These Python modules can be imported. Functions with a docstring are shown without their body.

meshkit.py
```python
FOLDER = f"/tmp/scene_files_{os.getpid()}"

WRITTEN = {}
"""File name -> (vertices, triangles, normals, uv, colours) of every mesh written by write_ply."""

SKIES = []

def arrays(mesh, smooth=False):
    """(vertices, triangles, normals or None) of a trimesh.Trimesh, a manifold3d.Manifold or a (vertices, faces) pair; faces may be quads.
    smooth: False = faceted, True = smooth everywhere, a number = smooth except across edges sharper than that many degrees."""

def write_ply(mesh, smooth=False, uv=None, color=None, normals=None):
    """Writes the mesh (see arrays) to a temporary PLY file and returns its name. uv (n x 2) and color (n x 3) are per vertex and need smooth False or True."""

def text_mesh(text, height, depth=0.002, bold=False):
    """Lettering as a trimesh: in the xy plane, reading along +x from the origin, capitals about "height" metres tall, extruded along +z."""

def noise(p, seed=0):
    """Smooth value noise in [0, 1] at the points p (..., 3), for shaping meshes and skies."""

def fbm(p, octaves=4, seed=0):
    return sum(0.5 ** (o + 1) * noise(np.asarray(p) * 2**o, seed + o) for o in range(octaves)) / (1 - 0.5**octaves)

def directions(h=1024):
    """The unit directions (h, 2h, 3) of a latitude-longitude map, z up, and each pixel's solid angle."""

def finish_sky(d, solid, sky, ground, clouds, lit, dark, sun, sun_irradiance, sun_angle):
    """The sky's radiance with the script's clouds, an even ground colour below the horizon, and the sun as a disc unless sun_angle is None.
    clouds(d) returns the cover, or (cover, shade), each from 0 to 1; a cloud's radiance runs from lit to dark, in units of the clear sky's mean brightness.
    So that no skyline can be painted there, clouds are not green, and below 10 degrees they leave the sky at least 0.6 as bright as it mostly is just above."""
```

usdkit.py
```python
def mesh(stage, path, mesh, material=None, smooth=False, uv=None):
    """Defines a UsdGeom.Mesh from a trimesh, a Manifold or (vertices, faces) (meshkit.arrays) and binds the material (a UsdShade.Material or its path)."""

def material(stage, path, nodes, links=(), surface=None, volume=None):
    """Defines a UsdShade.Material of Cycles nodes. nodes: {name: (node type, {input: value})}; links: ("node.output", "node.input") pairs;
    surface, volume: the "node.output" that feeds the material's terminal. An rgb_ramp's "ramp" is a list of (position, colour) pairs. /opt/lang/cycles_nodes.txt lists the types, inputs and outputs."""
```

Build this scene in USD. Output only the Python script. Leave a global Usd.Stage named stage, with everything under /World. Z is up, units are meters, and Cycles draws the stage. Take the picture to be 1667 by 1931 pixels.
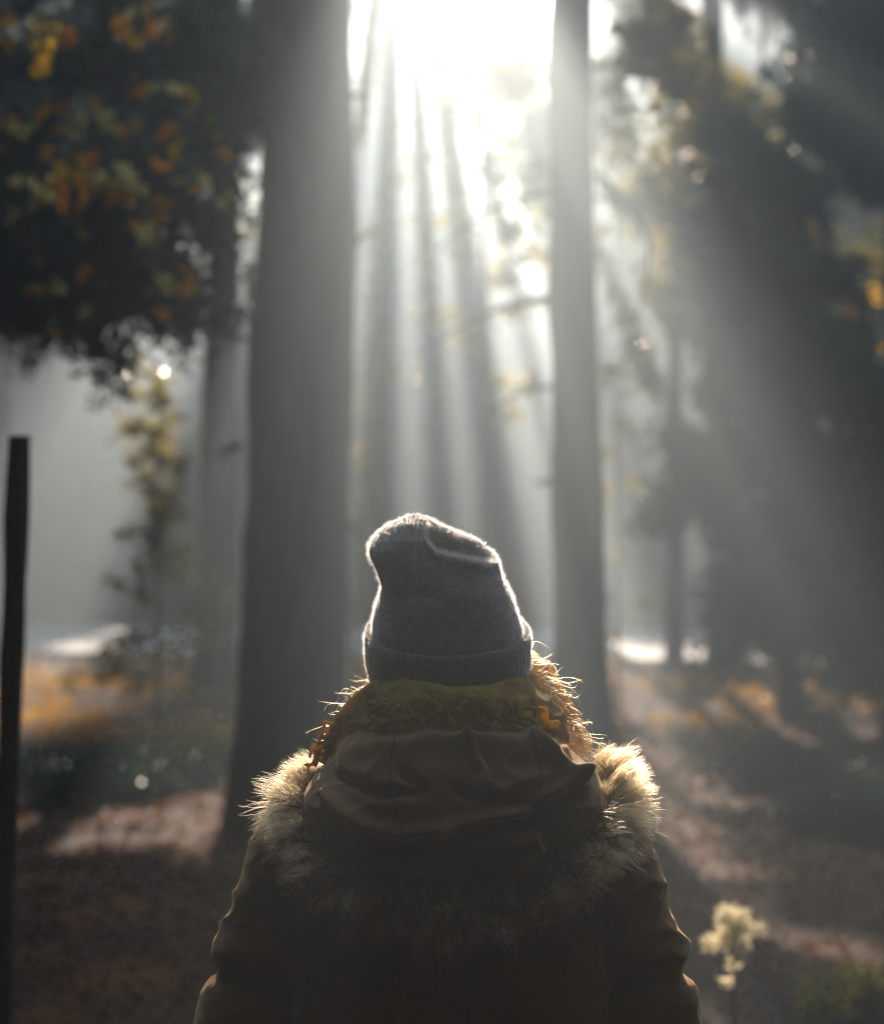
import math
import numpy as np
import trimesh
import usdkit
import meshkit
from pxr import Gf, Sdf, Usd, UsdGeom, UsdLux, UsdShade, Vt

stage = Usd.Stage.CreateInMemory()
UsdGeom.SetStageUpAxis(stage, "Z")
UsdGeom.SetStageMetersPerUnit(stage, 1.0)
world = UsdGeom.Xform.Define(stage, "/World")
stage.SetDefaultPrim(world.GetPrim())

# ------------------------------------------------------------------ camera, sky, sun, exposure
EYE = np.array([0.0, 0.0, 1.6])
PITCH = math.radians(2.39)
LENS = 24.0 / 50.0 / 1667.0            # tangent per pixel of the photograph
EXPOSURE = 2.6
SKY_STRENGTH = 0.09
SUN_INTENSITY = 1.25
HAZE_DENSITY = 0.0074


def at(px, py, dist):
    """The point of the world that the photograph shows at pixel px, py if it stands dist metres ahead."""
    x, u = (px - 833.5) * LENS, (965.5 - py) * LENS
    d = np.array([x, math.cos(PITCH) - u * math.sin(PITCH), math.sin(PITCH) + u * math.cos(PITCH)])
    return EYE + d * (dist / d[1])


cam = UsdGeom.Camera.Define(stage, "/World/camera")
cam.CreateHorizontalApertureAttr(24.0)
cam.CreateVerticalApertureAttr(24.0 * 1024 / 885)
cam.CreateFocalLengthAttr(50.0)
cam.CreateFStopAttr(2.6)
cam.CreateFocusDistanceAttr(2.22)
cam.CreateClippingRangeAttr(Gf.Vec2f(0.05, 2000.0))
cam.CreateExposureAttr(EXPOSURE)
cam.AddTranslateOp().Set(Gf.Vec3d(*EYE))
cam.AddRotateXOp().Set(90.0 + math.degrees(PITCH))

TO_SUN = at(752, -430, 1.0) - EYE
TO_SUN /= np.linalg.norm(TO_SUN)
SUN_SLOPE = TO_SUN / TO_SUN[1]
dome = UsdLux.DomeLight.Define(stage, "/World/sky")
dome_mat = usdkit.material(stage, "/World/Looks/sky", {
    "s": ("sky_texture", {"sky_type": "single_scattering", "sun_disc": False, "sun_elevation": math.asin(TO_SUN[2]), "sun_rotation": math.atan2(TO_SUN[0], TO_SUN[1]), "altitude": 200.0, "aerosol_density": 1.0}),
    "b": ("background_shader", {"strength": SKY_STRENGTH})}, [("s.color", "b.color")], surface="b.background")
UsdShade.MaterialBindingAPI.Apply(dome.GetPrim()).Bind(dome_mat)
sun = UsdLux.DistantLight.Define(stage, "/World/sun")
sun.CreateIntensityAttr(SUN_INTENSITY)
sun.CreateAngleAttr(0.5)
sun.CreateNormalizeAttr(True)
sun.CreateColorAttr(Gf.Vec3f(1.0, 0.81, 0.66))
zs = TO_SUN
xs = np.cross([0, 0, 1.0], zs)
xs /= np.linalg.norm(xs)
ys = np.cross(zs, xs)
sun.AddTransformOp().Set(Gf.Matrix4d(*xs, 0, *ys, 0, *zs, 0, 0, 0, 60, 1))


# ------------------------------------------------------------------ helpers
used = {}


def numbered(path):
    n = used.get(path, 0)
    used[path] = n + 1
    return path if n == 0 else f"{path}_{n:03d}"


def tag(prim, label=None, category=None, group=None, kind=None):
    for k, v in (("label", label), ("category", category), ("group", group), ("kind", kind)):
        if v:
            prim.SetCustomDataByKey(k, v)
    return prim


def where(name, parent):
    base = "/World" if parent is None else str(parent.GetPath())
    return numbered(f"{base}/{name}")


def obj(name, mesh, material, parent=None, smooth=False, uv=None):
    return usdkit.mesh(stage, where(name, parent), mesh, material, smooth, uv).GetPrim()


def thing(name, label, category, loc=(0, 0, 0), rot=0.0, group=None, kind=None):
    x = UsdGeom.Xform.Define(stage, where(name, None))
    x.AddTranslateOp().Set(Gf.Vec3d(*map(float, loc)))
    if rot:
        x.AddRotateZOp().Set(float(rot))
    return tag(x.GetPrim(), label, category, group, kind)


def copy_of(source, label, loc, rot, group=None, scale=None):
    p = where(source.GetName().split("_0")[0], None)
    x = UsdGeom.Xform.Define(stage, p)
    x.AddTranslateOp().Set(Gf.Vec3d(*map(float, loc)))
    x.AddRotateZOp().Set(float(rot))
    if scale:
        x.AddScaleOp().Set(Gf.Vec3f(*scale))
    prim = x.GetPrim()
    prim.GetReferences().AddInternalReference(source.GetPath())
    prim.SetInstanceable(True)
    return tag(prim, label, source.GetCustomDataByKey("category"), group or source.GetCustomDataByKey("group"))


def curves(name, strands, widths, material, parent):
    """strands: (n, k, 3); widths: (k,) or (n, k). One BasisCurves prim."""
    n, k = strands.shape[:2]
    c = UsdGeom.BasisCurves.Define(stage, where(name, parent))
    c.CreateTypeAttr("linear")
    c.CreatePointsAttr(Vt.Vec3fArray.FromNumpy(strands.reshape(-1, 3).astype(np.float32)))
    c.CreateCurveVertexCountsAttr(Vt.IntArray.FromNumpy(np.full(n, k, np.int32)))
    w = np.broadcast_to(widths, (n, k)).astype(np.float32).ravel()
    c.CreateWidthsAttr(Vt.FloatArray.FromNumpy(np.ascontiguousarray(w)))
    c.SetWidthsInterpolation("vertex")
    UsdShade.MaterialBindingAPI.Apply(c.GetPrim()).Bind(material)
    return c.GetPrim()


def tube(points, radii, sides=8, caps=True):
    p = np.asarray(points, float)
    r = np.broadcast_to(np.asarray(radii, float), (len(p),))
    t = np.gradient(p, axis=0)
    t /= np.linalg.norm(t, axis=1, keepdims=True) + 1e-12
    ref = np.array([0, 0, 1.0]) if abs(t[:, 2]).mean() < 0.8 else np.array([1.0, 0, 0])
    a = np.cross(t, ref)
    a /= np.linalg.norm(a, axis=1, keepdims=True) + 1e-12
    b = np.cross(t, a)
    ang = np.arange(sides) * 2 * np.pi / sides
    v = (p[:, None] + r[:, None, None] * (np.cos(ang)[None, :, None] * a[:, None] + np.sin(ang)[None, :, None] * b[:, None])).reshape(-1, 3)
    i, j = np.meshgrid(np.arange(len(p) - 1), np.arange(sides), indexing="ij")
    q = np.stack([i * sides + j, i * sides + (j + 1) % sides, (i + 1) * sides + (j + 1) % sides, (i + 1) * sides + j], -1).reshape(-1, 4)
    f = np.vstack([q[:, [0, 2, 1]], q[:, [0, 3, 2]]])
    if caps:
        n = len(v)
        v = np.vstack([v, p[0], p[-1]])
        k = np.arange(sides)
        l = (len(p) - 1) * sides
        f = np.vstack([f, np.stack([np.full(sides, n), k, (k + 1) % sides], 1), np.stack([np.full(sides, n + 1), l + (k + 1) % sides, l + k], 1)])
    return v, f


def join(parts):
    vs, fs, n = [], [], 0
    for v, f in parts:
        vs.append(np.asarray(v)), fs.append(np.asarray(f) + n)
        n += len(v)
    return np.vstack(vs), np.vstack(fs)


def bezier(p0, p1, p2, n=8):
    t = np.linspace(0, 1, n)[:, None]
    return (1 - t) ** 2 * np.asarray(p0) + 2 * t * (1 - t) * np.asarray(p1) + t * t * np.asarray(p2)


def unit(v):
    return v / (np.linalg.norm(v, axis=-1, keepdims=True) + 1e-12)


def leaves(c, length, width, rng, droop=0.0, axis=None):
    """Leaf-sized folded quads at the points c."""
    n = len(c)
    a = unit(rng.normal(size=(n, 3)) + [0, 0, -droop]) if axis is None else unit(axis + 0.35 * rng.normal(size=(n, 3)))
    b = unit(np.cross(a, rng.normal(size=(n, 3))))
    nn = np.cross(a, b)
    l = (length * rng.uniform(0.6, 1.3, n))[:, None]
    w = (width * rng.uniform(0.7, 1.3, n))[:, None]
    v = np.stack([c - a * l / 2, c + b * w / 2 + nn * w * 0.2, c + a * l / 2 - nn * l * 0.1, c - b * w / 2 + nn * w * 0.2], 1).reshape(-1, 3)
    k = 4 * np.arange(n)[:, None]
    return v, np.vstack([k + [0, 1, 2], k + [0, 2, 3]])


def clump_points(centres, radii, per, rng, flat=0.75):
    out = []
    for c, r in zip(centres, radii):
        n = max(3, int(per * (r / 0.5) ** 2))
        p = rng.normal(size=(n, 3))
        p = unit(p) * (rng.uniform(0, 1, (n, 1)) ** 0.55) * r
        p[:, 2] *= flat
        out.append(p + c)
    return np.vstack(out)


# ------------------------------------------------------------------ materials
def mat(name, nodes, links, surface="p.BSDF"):
    return usdkit.material(stage, f"/World/Looks/{name}", nodes, links, surface=surface)


def noisy(name, stops, scale, rough=0.8, bump=0.3, dist=0.01, stretch=(1, 1, 1), detail=5.0, extra=None, spec=0.3, space="object"):
    return mat(name, {
        "t": ("texture_coordinate", {}), "g": ("geometry", {}), "m": ("mapping", {"scale": stretch}),
        "n": ("noise_texture", {"scale": scale, "detail": detail, "roughness": 0.6}), "r": ("rgb_ramp", {"ramp": stops}),
        "b": ("bump", {"strength": bump, "distance": dist}),
        "p": ("principled_bsdf", {"roughness": rough, "specular_ior_level": spec, **(extra or {})})},
        [("t.object" if space == "object" else "g.position", "m.vector"), ("m.vector", "n.vector"), ("n.fac", "r.fac"), ("r.color", "p.base_color"), ("n.fac", "b.height"), ("b.normal", "p.normal")])


def leaf_mat(name, stops, through=0.45, rough=0.4, boost=1.0):
    """Each leaf takes its own colour; light passes through."""
    return mat(name, {
        "g": ("geometry", {}), "r": ("rgb_ramp", {"ramp": stops}),
        "tc": ("hsv", {"saturation": 1.15, "value": 1.6 * boost}),
        "p": ("principled_bsdf", {"roughness": rough, "specular_ior_level": 0.4}), "t": ("translucent_bsdf", {}),
        "x": ("mix_closure", {"fac": through})},
        [("g.random_per_island", "r.fac"), ("r.color", "p.base_color"), ("r.color", "tc.color"), ("tc.color", "t.color"), ("p.BSDF", "x.closure1"), ("t.BSDF", "x.closure2")], surface="x.closure")


M = {}
M["bark"] = noisy("bark", [(0.3, (0.010, 0.007, 0.005)), (0.5, (0.055, 0.036, 0.024)), (0.72, (0.15, 0.10, 0.066))], 2.2, 0.95, 1.0, 0.05, (4, 4, 0.7))
M["bark_pale"] = noisy("bark_pale", [(0.25, (0.04, 0.035, 0.03)), (0.6, (0.10, 0.09, 0.075)), (0.85, (0.17, 0.15, 0.13))], 3.0, 0.95, 0.8, 0.02, (4, 4, 0.8))
M["twig"] = noisy("twig", [(0.3, (0.03, 0.022, 0.016)), (0.7, (0.08, 0.06, 0.045))], 9.0, 0.9, 0.4, 0.005)
M["ground"] = mat("forest_floor", {
    "g": ("geometry", {}), "n": ("noise_texture", {"scale": 1.1, "detail": 7.0, "roughness": 0.65}), "n2": ("noise_texture", {"scale": 14.0, "detail": 6.0, "roughness": 0.7}),
    "r": ("rgb_ramp", {"ramp": [(0.3, (0.020, 0.013, 0.006)), (0.5, (0.070, 0.030, 0.010)), (0.7, (0.185, 0.076, 0.024))]}),
    "r2": ("rgb_ramp", {"ramp": [(0.35, (0.45, 0.45, 0.4)), (0.7, (1.25, 1.15, 1.1))]}),
    "x": ("mix_color", {"blend_type": "multiply", "fac": 1.0, "use_clamp": False}), "b": ("bump", {"strength": 0.4, "distance": 0.03}), "p": ("principled_bsdf", {"roughness": 0.95, "specular_ior_level": 0.15})},
    [("g.position", "n.vector"), ("g.position", "n2.vector"), ("n.fac", "r.fac"), ("n2.fac", "r2.fac"), ("r.color", "x.a"), ("r2.color", "x.b"), ("x.result", "p.base_color"), ("n2.fac", "b.height"), ("b.normal", "p.normal")])
M["road"] = noisy("asphalt", [(0.3, (0.040, 0.042, 0.050)), (0.7, (0.065, 0.067, 0.075))], 30.0, 0.75, 0.3, 0.01, space="world", spec=0.5)
M["litter"] = leaf_mat("litter_leaves", [(0.0, (0.10, 0.040, 0.014)), (0.4, (0.17, 0.070, 0.022)), (0.75, (0.24, 0.105, 0.034)), (1.0, (0.07, 0.035, 0.015))], 0.35, 0.6)
M["grass"] = leaf_mat("dry_grass", [(0.0, (0.34, 0.20, 0.05)), (0.5, (0.46, 0.27, 0.06)), (0.8, (0.22, 0.19, 0.05)), (1.0, (0.52, 0.32, 0.10))], 0.6, 0.35)
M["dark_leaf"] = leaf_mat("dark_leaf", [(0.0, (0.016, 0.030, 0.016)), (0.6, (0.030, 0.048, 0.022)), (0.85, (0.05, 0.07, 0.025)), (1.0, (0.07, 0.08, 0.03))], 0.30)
M["autumn_leaf"] = leaf_mat("autumn_leaf", [(0.0, (0.025, 0.042, 0.02)), (0.5, (0.045, 0.062, 0.022)), (0.66, (0.24, 0.16, 0.03)), (0.84, (0.42, 0.20, 0.035)), (1.0, (0.42, 0.12, 0.04))], 0.5, 0.28, 1.3)
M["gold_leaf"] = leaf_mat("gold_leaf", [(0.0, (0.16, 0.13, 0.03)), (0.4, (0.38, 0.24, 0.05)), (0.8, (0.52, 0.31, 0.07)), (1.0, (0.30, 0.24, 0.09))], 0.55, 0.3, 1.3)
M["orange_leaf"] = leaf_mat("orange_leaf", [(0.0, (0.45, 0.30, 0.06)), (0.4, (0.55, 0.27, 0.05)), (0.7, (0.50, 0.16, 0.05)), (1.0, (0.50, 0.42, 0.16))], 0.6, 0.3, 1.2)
M["red_leaf"] = leaf_mat("red_leaf", [(0.0, (0.58, 0.25, 0.04)), (0.6, (0.60, 0.32, 0.06)), (1.0, (0.52, 0.20, 0.05))], 0.6, 0.28, 1.2)
M["pale_leaf"] = leaf_mat("pale_leaf", [(0.0, (0.50, 0.44, 0.20)), (1.0, (0.55, 0.40, 0.16))], 0.6, 0.25, 1.2)
M["pine_needle"] = leaf_mat("pine_needle", [(0.0, (0.020, 0.032, 0.014)), (0.6, (0.040, 0.055, 0.020)), (1.0, (0.085, 0.085, 0.030))], 0.3)
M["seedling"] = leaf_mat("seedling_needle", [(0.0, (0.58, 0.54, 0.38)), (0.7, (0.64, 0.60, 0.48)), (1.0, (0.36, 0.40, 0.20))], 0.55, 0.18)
M["post"] = noisy("weathered_post", [(0.3, (0.030, 0.019, 0.012)), (0.7, (0.095, 0.060, 0.038))], 8.0, 0.85, 0.5, 0.004, (6, 6, 0.7))


# ------------------------------------------------------------------ ground, road, haze
def smooth01(x):
    x = np.clip(x, 0, 1)
    return x * x * (3 - 2 * x)


def across(x, y):
    return y + 0.40 * x


def ground_z(x, y, bumps=True):
    x, y = np.asarray(x, float), np.asarray(y, float)
    d = across(x, y)
    z = 0.42 * smooth01((d - 18) / 11) + 0.30 * np.clip((d - 29) / 7.5, 0, 1)
    z = z + 0.24 * np.clip(d - 38, 0, None) * smooth01((d - 38) / 14)
    if bumps:
        off = np.clip(np.maximum(28.6 - d, d - 37.2) / 1.5, 0, 1)
        p = np.stack([x, y, 0 * x], -1)
        z = z + off * ((meshkit.fbm(p * 0.45, 3, 5) - 0.5) * 0.30 + (meshkit.fbm(p * 2.3, 3, 9) - 0.5) * 0.10)
    return z


gx = np.concatenate([np.linspace(-170, -22, 40), np.linspace(-21, 21, 260), np.linspace(22, 170, 40)])
gy = np.concatenate([np.linspace(-120, -6, 30), np.linspace(-5, 42, 300), np.linspace(43, 230, 70)])
GX, GY = np.meshgrid(gx, gy, indexing="ij")
gv = np.stack([GX, GY, ground_z(GX, GY)], -1).reshape(-1, 3)
i, j = np.meshgrid(np.arange(len(gx) - 1), np.arange(len(gy) - 1), indexing="ij")
n2 = len(gy)
gq = np.stack([i * n2 + j, (i + 1) * n2 + j, (i + 1) * n2 + j + 1, i * n2 + j + 1], -1).reshape(-1, 4)
tag(obj("forest_floor", (gv, gq), M["ground"], smooth=True), "dark brown forest floor covered with fallen needles", "forest floor", kind="structure")

rx = np.linspace(-60, 60, 121)
rd = np.linspace(29.0, 36.8, 14)
RX, RD = np.meshgrid(rx, rd, indexing="ij")
RY = RD - 0.40 * RX + 0.10 * np.sin(RX * 0.5) + 0.18 * np.sin(RX * 0.19 + 1) * np.where(RD < 30, 1, 0.3)
rv = np.stack([RX, RY, ground_z(RX, RY, False) + 0.10], -1).reshape(-1, 3)
i, j = np.meshgrid(np.arange(len(rx) - 1), np.arange(len(rd) - 1), indexing="ij")
rq = np.stack([i * 14 + j, (i + 1) * 14 + j, (i + 1) * 14 + j + 1, i * 14 + j + 1], -1).reshape(-1, 4)
tag(obj("road", (rv, rq), M["road"], smooth=True), "blue grey asphalt road crossing behind the trees", "road", kind="structure")

haze_mat = usdkit.material(stage, "/World/Looks/haze", {"v": ("principled_volume", {"color": (0.65, 0.81, 0.90), "density": HAZE_DENSITY, "anisotropy": 0.69})}, volume="v.volume")
hb = trimesh.creation.box([380, 380, 62])
hb.apply_translation([0, 55, 31 - 1.5])
tag(obj("haze", hb, haze_mat), "pale smoky haze hanging between the trees", "haze", kind="stuff")
# ------------------------------------------------------------------ trees
def trunk_mesh(points, radii, rng, sides=36, flare=0.35, rough=0.12):
    """A tapered trunk with a root flare and ridged bark."""
    p = np.asarray(points, float)
    seg = np.linalg.norm(np.diff(p, axis=0), axis=1)
    s = np.concatenate([[0], np.cumsum(seg)])
    q = np.linspace(0, s[-1], max(24, int(s[-1] / 0.18)))
    pts = np.stack([np.interp(q, s, p[:, k]) for k in range(3)], 1)
    r = np.interp(q, s, radii) * (1 + flare * np.exp(-q / 0.35))
    v, f = tube(pts, r, sides)
    n = len(q) * sides
    ring = np.repeat(np.arange(len(q)), sides)
    ang = np.tile(np.arange(sides) * 2 * np.pi / sides, len(q))
    out = v[:n] - pts[ring]
    k = rng.integers(100)
    ridge = meshkit.fbm(np.stack([np.cos(ang) * 2.2 + k, np.sin(ang) * 2.2, q[ring] * 1.2], 1), 3, k) - 0.5
    roots = 0.30 * np.cos(ang * 5 + k) * np.exp(-q[ring] / 0.28)
    v[:n] = pts[ring] + out * (1 + rough * 4 * ridge + roots * flare)[:, None]
    return v, f


def limbs_and_clumps(base, top, r0, specs, rng, loc=None):
    """specs: (height fraction, azimuth degrees, length, rise, clumps, clump radius). Returns the limbs' mesh and the clumps."""
    tubes, cs, rs = [], [], []
    base, top = np.asarray(base, float), np.asarray(top, float)
    for hf, az, ln, rise, nc, cr in specs:
        s = base + (top - base) * hf
        d = np.array([math.cos(math.radians(az)), math.sin(math.radians(az)), 0])
        mid = s + d * ln * 0.5 + [0, 0, rise * 0.7 + 0.12 * ln]
        end = s + d * ln + [0, 0, rise]
        line = bezier(s, mid, end, 9)
        line[1:] += rng.normal(size=(8, 3)) * 0.03 * ln
        r = r0 * (1 - hf * 0.6) * 0.28
        tubes.append(tube(line, np.linspace(r, r * 0.25, 9), 6))
        for t in rng.uniform(0.35, 1.02, nc):
            c = line[min(8, int(t * 8))] + rng.normal(size=3) * cr * 0.55
            cs.append(c), rs.append(cr * rng.uniform(0.6, 1.25))
            if rng.random() < 0.5:
                m = line[min(8, int(t * 8))]
                tubes.append(tube(bezier(m, (m + c) / 2 + rng.normal(size=3) * 0.05, c, 4), np.linspace(0.018, 0.006, 4), 4, False))
    if loc is not None:
        tubes = [t for t in tubes if sunny(t[0] + loc, 0.03).all()] or tubes[:1]
    return join(tubes), np.array(cs), np.array(rs)


def crown_specs(rng, lo, hi, n, reach, clumps, cr, rise=0.1, az=(0, 360)):
    """Limbs spread over the trunk between two height fractions; reach shrinks towards the top."""
    out = []
    for k in range(n):
        h = lo + (hi - lo) * (k + rng.uniform(0, 1)) / n
        out.append((h, rng.uniform(*az), reach * (1.08 - 0.75 * (h - lo) / max(hi - lo, 1e-6)) * rng.uniform(0.7, 1.15), rise * reach * rng.uniform(-0.6, 1.4), clumps, cr))
    return out


def grow(name, label, category, loc, height, r, rng, specs, leaf, per, size, bark="bark", lean=(0, 0), group=None, droop=0.3, extra=None, rot=0, keep=None, flare=0.35):
    """A tree: trunk, limbs and crown."""
    t = thing(name, label, category, loc, rot, group)
    top = np.array([lean[0], lean[1], height])
    mid = top * 0.5 + np.array([rng.normal() * 0.02, rng.normal() * 0.02, 0]) * height * 0.3
    line = bezier([0, 0, -0.15], mid, top, 14)
    obj("trunk", trunk_mesh(line, np.linspace(r, r * 0.22, 14), rng, flare=flare), M[bark], t, smooth=True)
    if len(specs):
        tb, cs, rs = limbs_and_clumps([0, 0, 0], top, r, specs, rng, np.asarray(loc, float))
        if extra is not None:
            cs, rs = np.vstack([cs, extra[0]]), np.concatenate([rs, extra[1]])
        tag(obj("limbs", tb, M["twig"], t, smooth=True), kind="stuff")
        pts = clump_points(cs, rs, per, rng)
        if keep is not None:
            pts = pts[keep(pts + np.asarray(loc, float))]
        pts = pts[sunny(pts + np.asarray(loc, float))]
        tag(obj("crown", leaves(pts, size[0], size[1], rng, droop), M[leaf], t), kind="stuff")
    return t


def foot(px, dist):
    p = at(px, 1110, dist)
    return np.array([p[0], p[1], float(ground_z(p[0], p[1]))])


# where the sun gets through: rays from the sun towards points near the viewer cross a plane at distance y here
def ray_offset(p, y_ref=2.3):
    """How far each point lies, sideways and up, from the line that runs from the viewer towards the sun, per metre of distance."""
    d = p - EYE
    return d[:, 0] / d[:, 1] - SUN_SLOPE[0], d[:, 2] / d[:, 1] - SUN_SLOPE[2]


def fan(p, left, right, drop=2.0, ragged=0.2):
    """True for points that leave open the wedge below the sun between two slopes (sideways per unit down)."""
    a, b = ray_offset(p)
    down = -b + 0.02
    n = (meshkit.fbm(p * 0.8, 3, 31) - 0.5) * 0.10
    slope = a / np.maximum(down, 0.02)
    boughs = np.zeros(len(p), bool)
    for lo, hi in ((-0.105, -0.080), (-0.035, -0.005), (0.040, 0.062), (0.100, 0.145), (0.190, 0.215), (0.260, 0.325), (0.365, 0.400)):     # single boughs that reach into the gap
        boughs |= (slope > lo) & (slope < hi) & (down > 0.11) & (meshkit.fbm(p * 0.9, 3, 47) > 0.47)
    inside = (down > -0.03) & (a > left * down - 0.006 + n * ragged) & (a < right * down + 0.006 + n * ragged) & (down < drop)
    return ~inside | (boughs & (drop >= 2.0))


open_centre = lambda p: fan(p, -0.145, 0.42) & fan(p, 1.02, 1.32, 0.7, 0.7)                        # noqa: E731


def beside_sun(n, dist, slopes, drops, rng, r, foot_at):
    """Clumps of a bough dist metres ahead that shade the air on one side of the open wedge."""
    dn = rng.uniform(*drops, n)
    a = rng.uniform(*slopes, n) * dn
    y = dist + rng.normal(size=n) * 0.35
    c = np.stack([(SUN_SLOPE[0] + a) * y, y, 1.6 + (SUN_SLOPE[2] - dn) * y], 1)
    return c - foot_at, np.full(n, r)

# gaps in the canopy: each lets a beam of sun of that radius reach a spot
hr = np.random.default_rng(19)
GAPS = [(at(x, y, d), r) for x, y, d, r in [
    (225, 700, 32, 0.50), (300, 640, 33, 0.22), (135, 760, 31, 0.12),           # the shaft on the left
    (1376, 1742, 5.2, 0.26), (1381, 1830, 5.2, 0.10), (285, 900, 21, 0.35), (665, 760, 20, 0.35), (1160, 900, 22, 0.4),
    (1265, 285, 26.5, 0.45), (1310, 350, 26.5, 0.30), (1450, 240, 28.5, 0.40), (1410, 390, 28.5, 0.30), (1490, 470, 28.5, 0.25),
    (1330, 60, 30, 0.7), (1250, 30, 28, 0.5), (1420, 90, 32, 0.5), (1600, 780, 26, 0.8), (1560, 690, 26, 0.30)]]


def ground_spot(px, py, r):
    d = 6.0
    for _ in range(60):
        p = at(px, py, d)
        d += (p[2] - float(ground_z(p[0], p[1], False))) * 1.2
    GAPS.append((p, r))


for px, py, r in [(1285, 1525, 0.30), (1350, 1560, 0.22), (1240, 1590, 0.20), (1460, 1545, 0.10), (1560, 1790, 0.20), (1480, 1770, 0.14), (1630, 1850, 0.16), (1420, 1730, 0.10), (215, 1468, 0.11), (1610, 1292, 0.6), (1540, 1288, 0.35), (1440, 1290, 0.2),
                  (1290, 1236, 0.28), (1400, 1250, 0.22), (1160, 1222, 0.2), (190, 1200, 0.30), (110, 1200, 0.25), (40, 1290, 0.50), (95, 1262, 0.35), (140, 1305, 0.25), (210, 1265, 0.12), (360, 1235, 0.12), (1330, 1930, 0.10), (1240, 1440, 0.12)]:
    ground_spot(px, py, r)
SPRAYS, GOLD_SPRAYS = [], []
for cx, cy, n, sx, sy in [(120, 300, 34, 90, 70), (160, 350, 14, 50, 40), (60, 60, 12, 90, 50), (260, 40, 8, 40, 30), (290, 250, 12, 60, 60), (380, 250, 4, 30, 30), (300, 420, 12, 50, 40), (130, 540, 8, 70, 60), (320, 540, 8, 40, 25)]:
    for _ in range(n):
        p = at(cx + hr.normal() * sx, cy + hr.normal() * sy, hr.uniform(9.3, 10.0))
        SPRAYS.append(p)
        GAPS.append((p, hr.uniform(0.02, 0.09)))
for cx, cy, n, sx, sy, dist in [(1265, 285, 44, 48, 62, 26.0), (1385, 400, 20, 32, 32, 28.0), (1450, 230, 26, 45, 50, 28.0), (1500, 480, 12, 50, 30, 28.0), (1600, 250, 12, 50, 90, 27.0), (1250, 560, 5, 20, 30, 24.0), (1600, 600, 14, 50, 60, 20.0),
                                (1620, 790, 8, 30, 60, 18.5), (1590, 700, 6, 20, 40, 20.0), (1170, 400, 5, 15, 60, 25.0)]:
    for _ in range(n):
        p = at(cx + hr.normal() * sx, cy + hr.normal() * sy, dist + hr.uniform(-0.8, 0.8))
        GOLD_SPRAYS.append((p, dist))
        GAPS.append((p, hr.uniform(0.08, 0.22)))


def sunny(p, margin=0.16, start=0.7):
    """False for points that stand in the way of a beam."""
    keep = np.ones(len(p), bool)
    for c, r in GAPS:
        d = p - c
        s = d @ TO_SUN
        near = (s > start) & keep
        if near.any():
            q = d[near] - s[near, None] * TO_SUN
            keep[np.flatnonzero(near)[(q * q).sum(1) < r * r]] = False
    return keep


def tree_in_beam(x, y, z, top, reach):
    """Whether a far tree of that height would stand in one of the wide beams."""
    for c, r in GAPS:
        if r < 0.19:
            continue
        s = ((x - c[0]) * TO_SUN[0] + (y - c[1]) * TO_SUN[1]) / (TO_SUN[0] ** 2 + TO_SUN[1] ** 2)
        if s > 0.5 and np.hypot(x - c[0] - s * TO_SUN[0], y - c[1] - s * TO_SUN[1]) < reach + r and c[2] + s * TO_SUN[2] < top + 0.5:
            return True
    return False


rng = np.random.default_rng(11)
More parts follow.
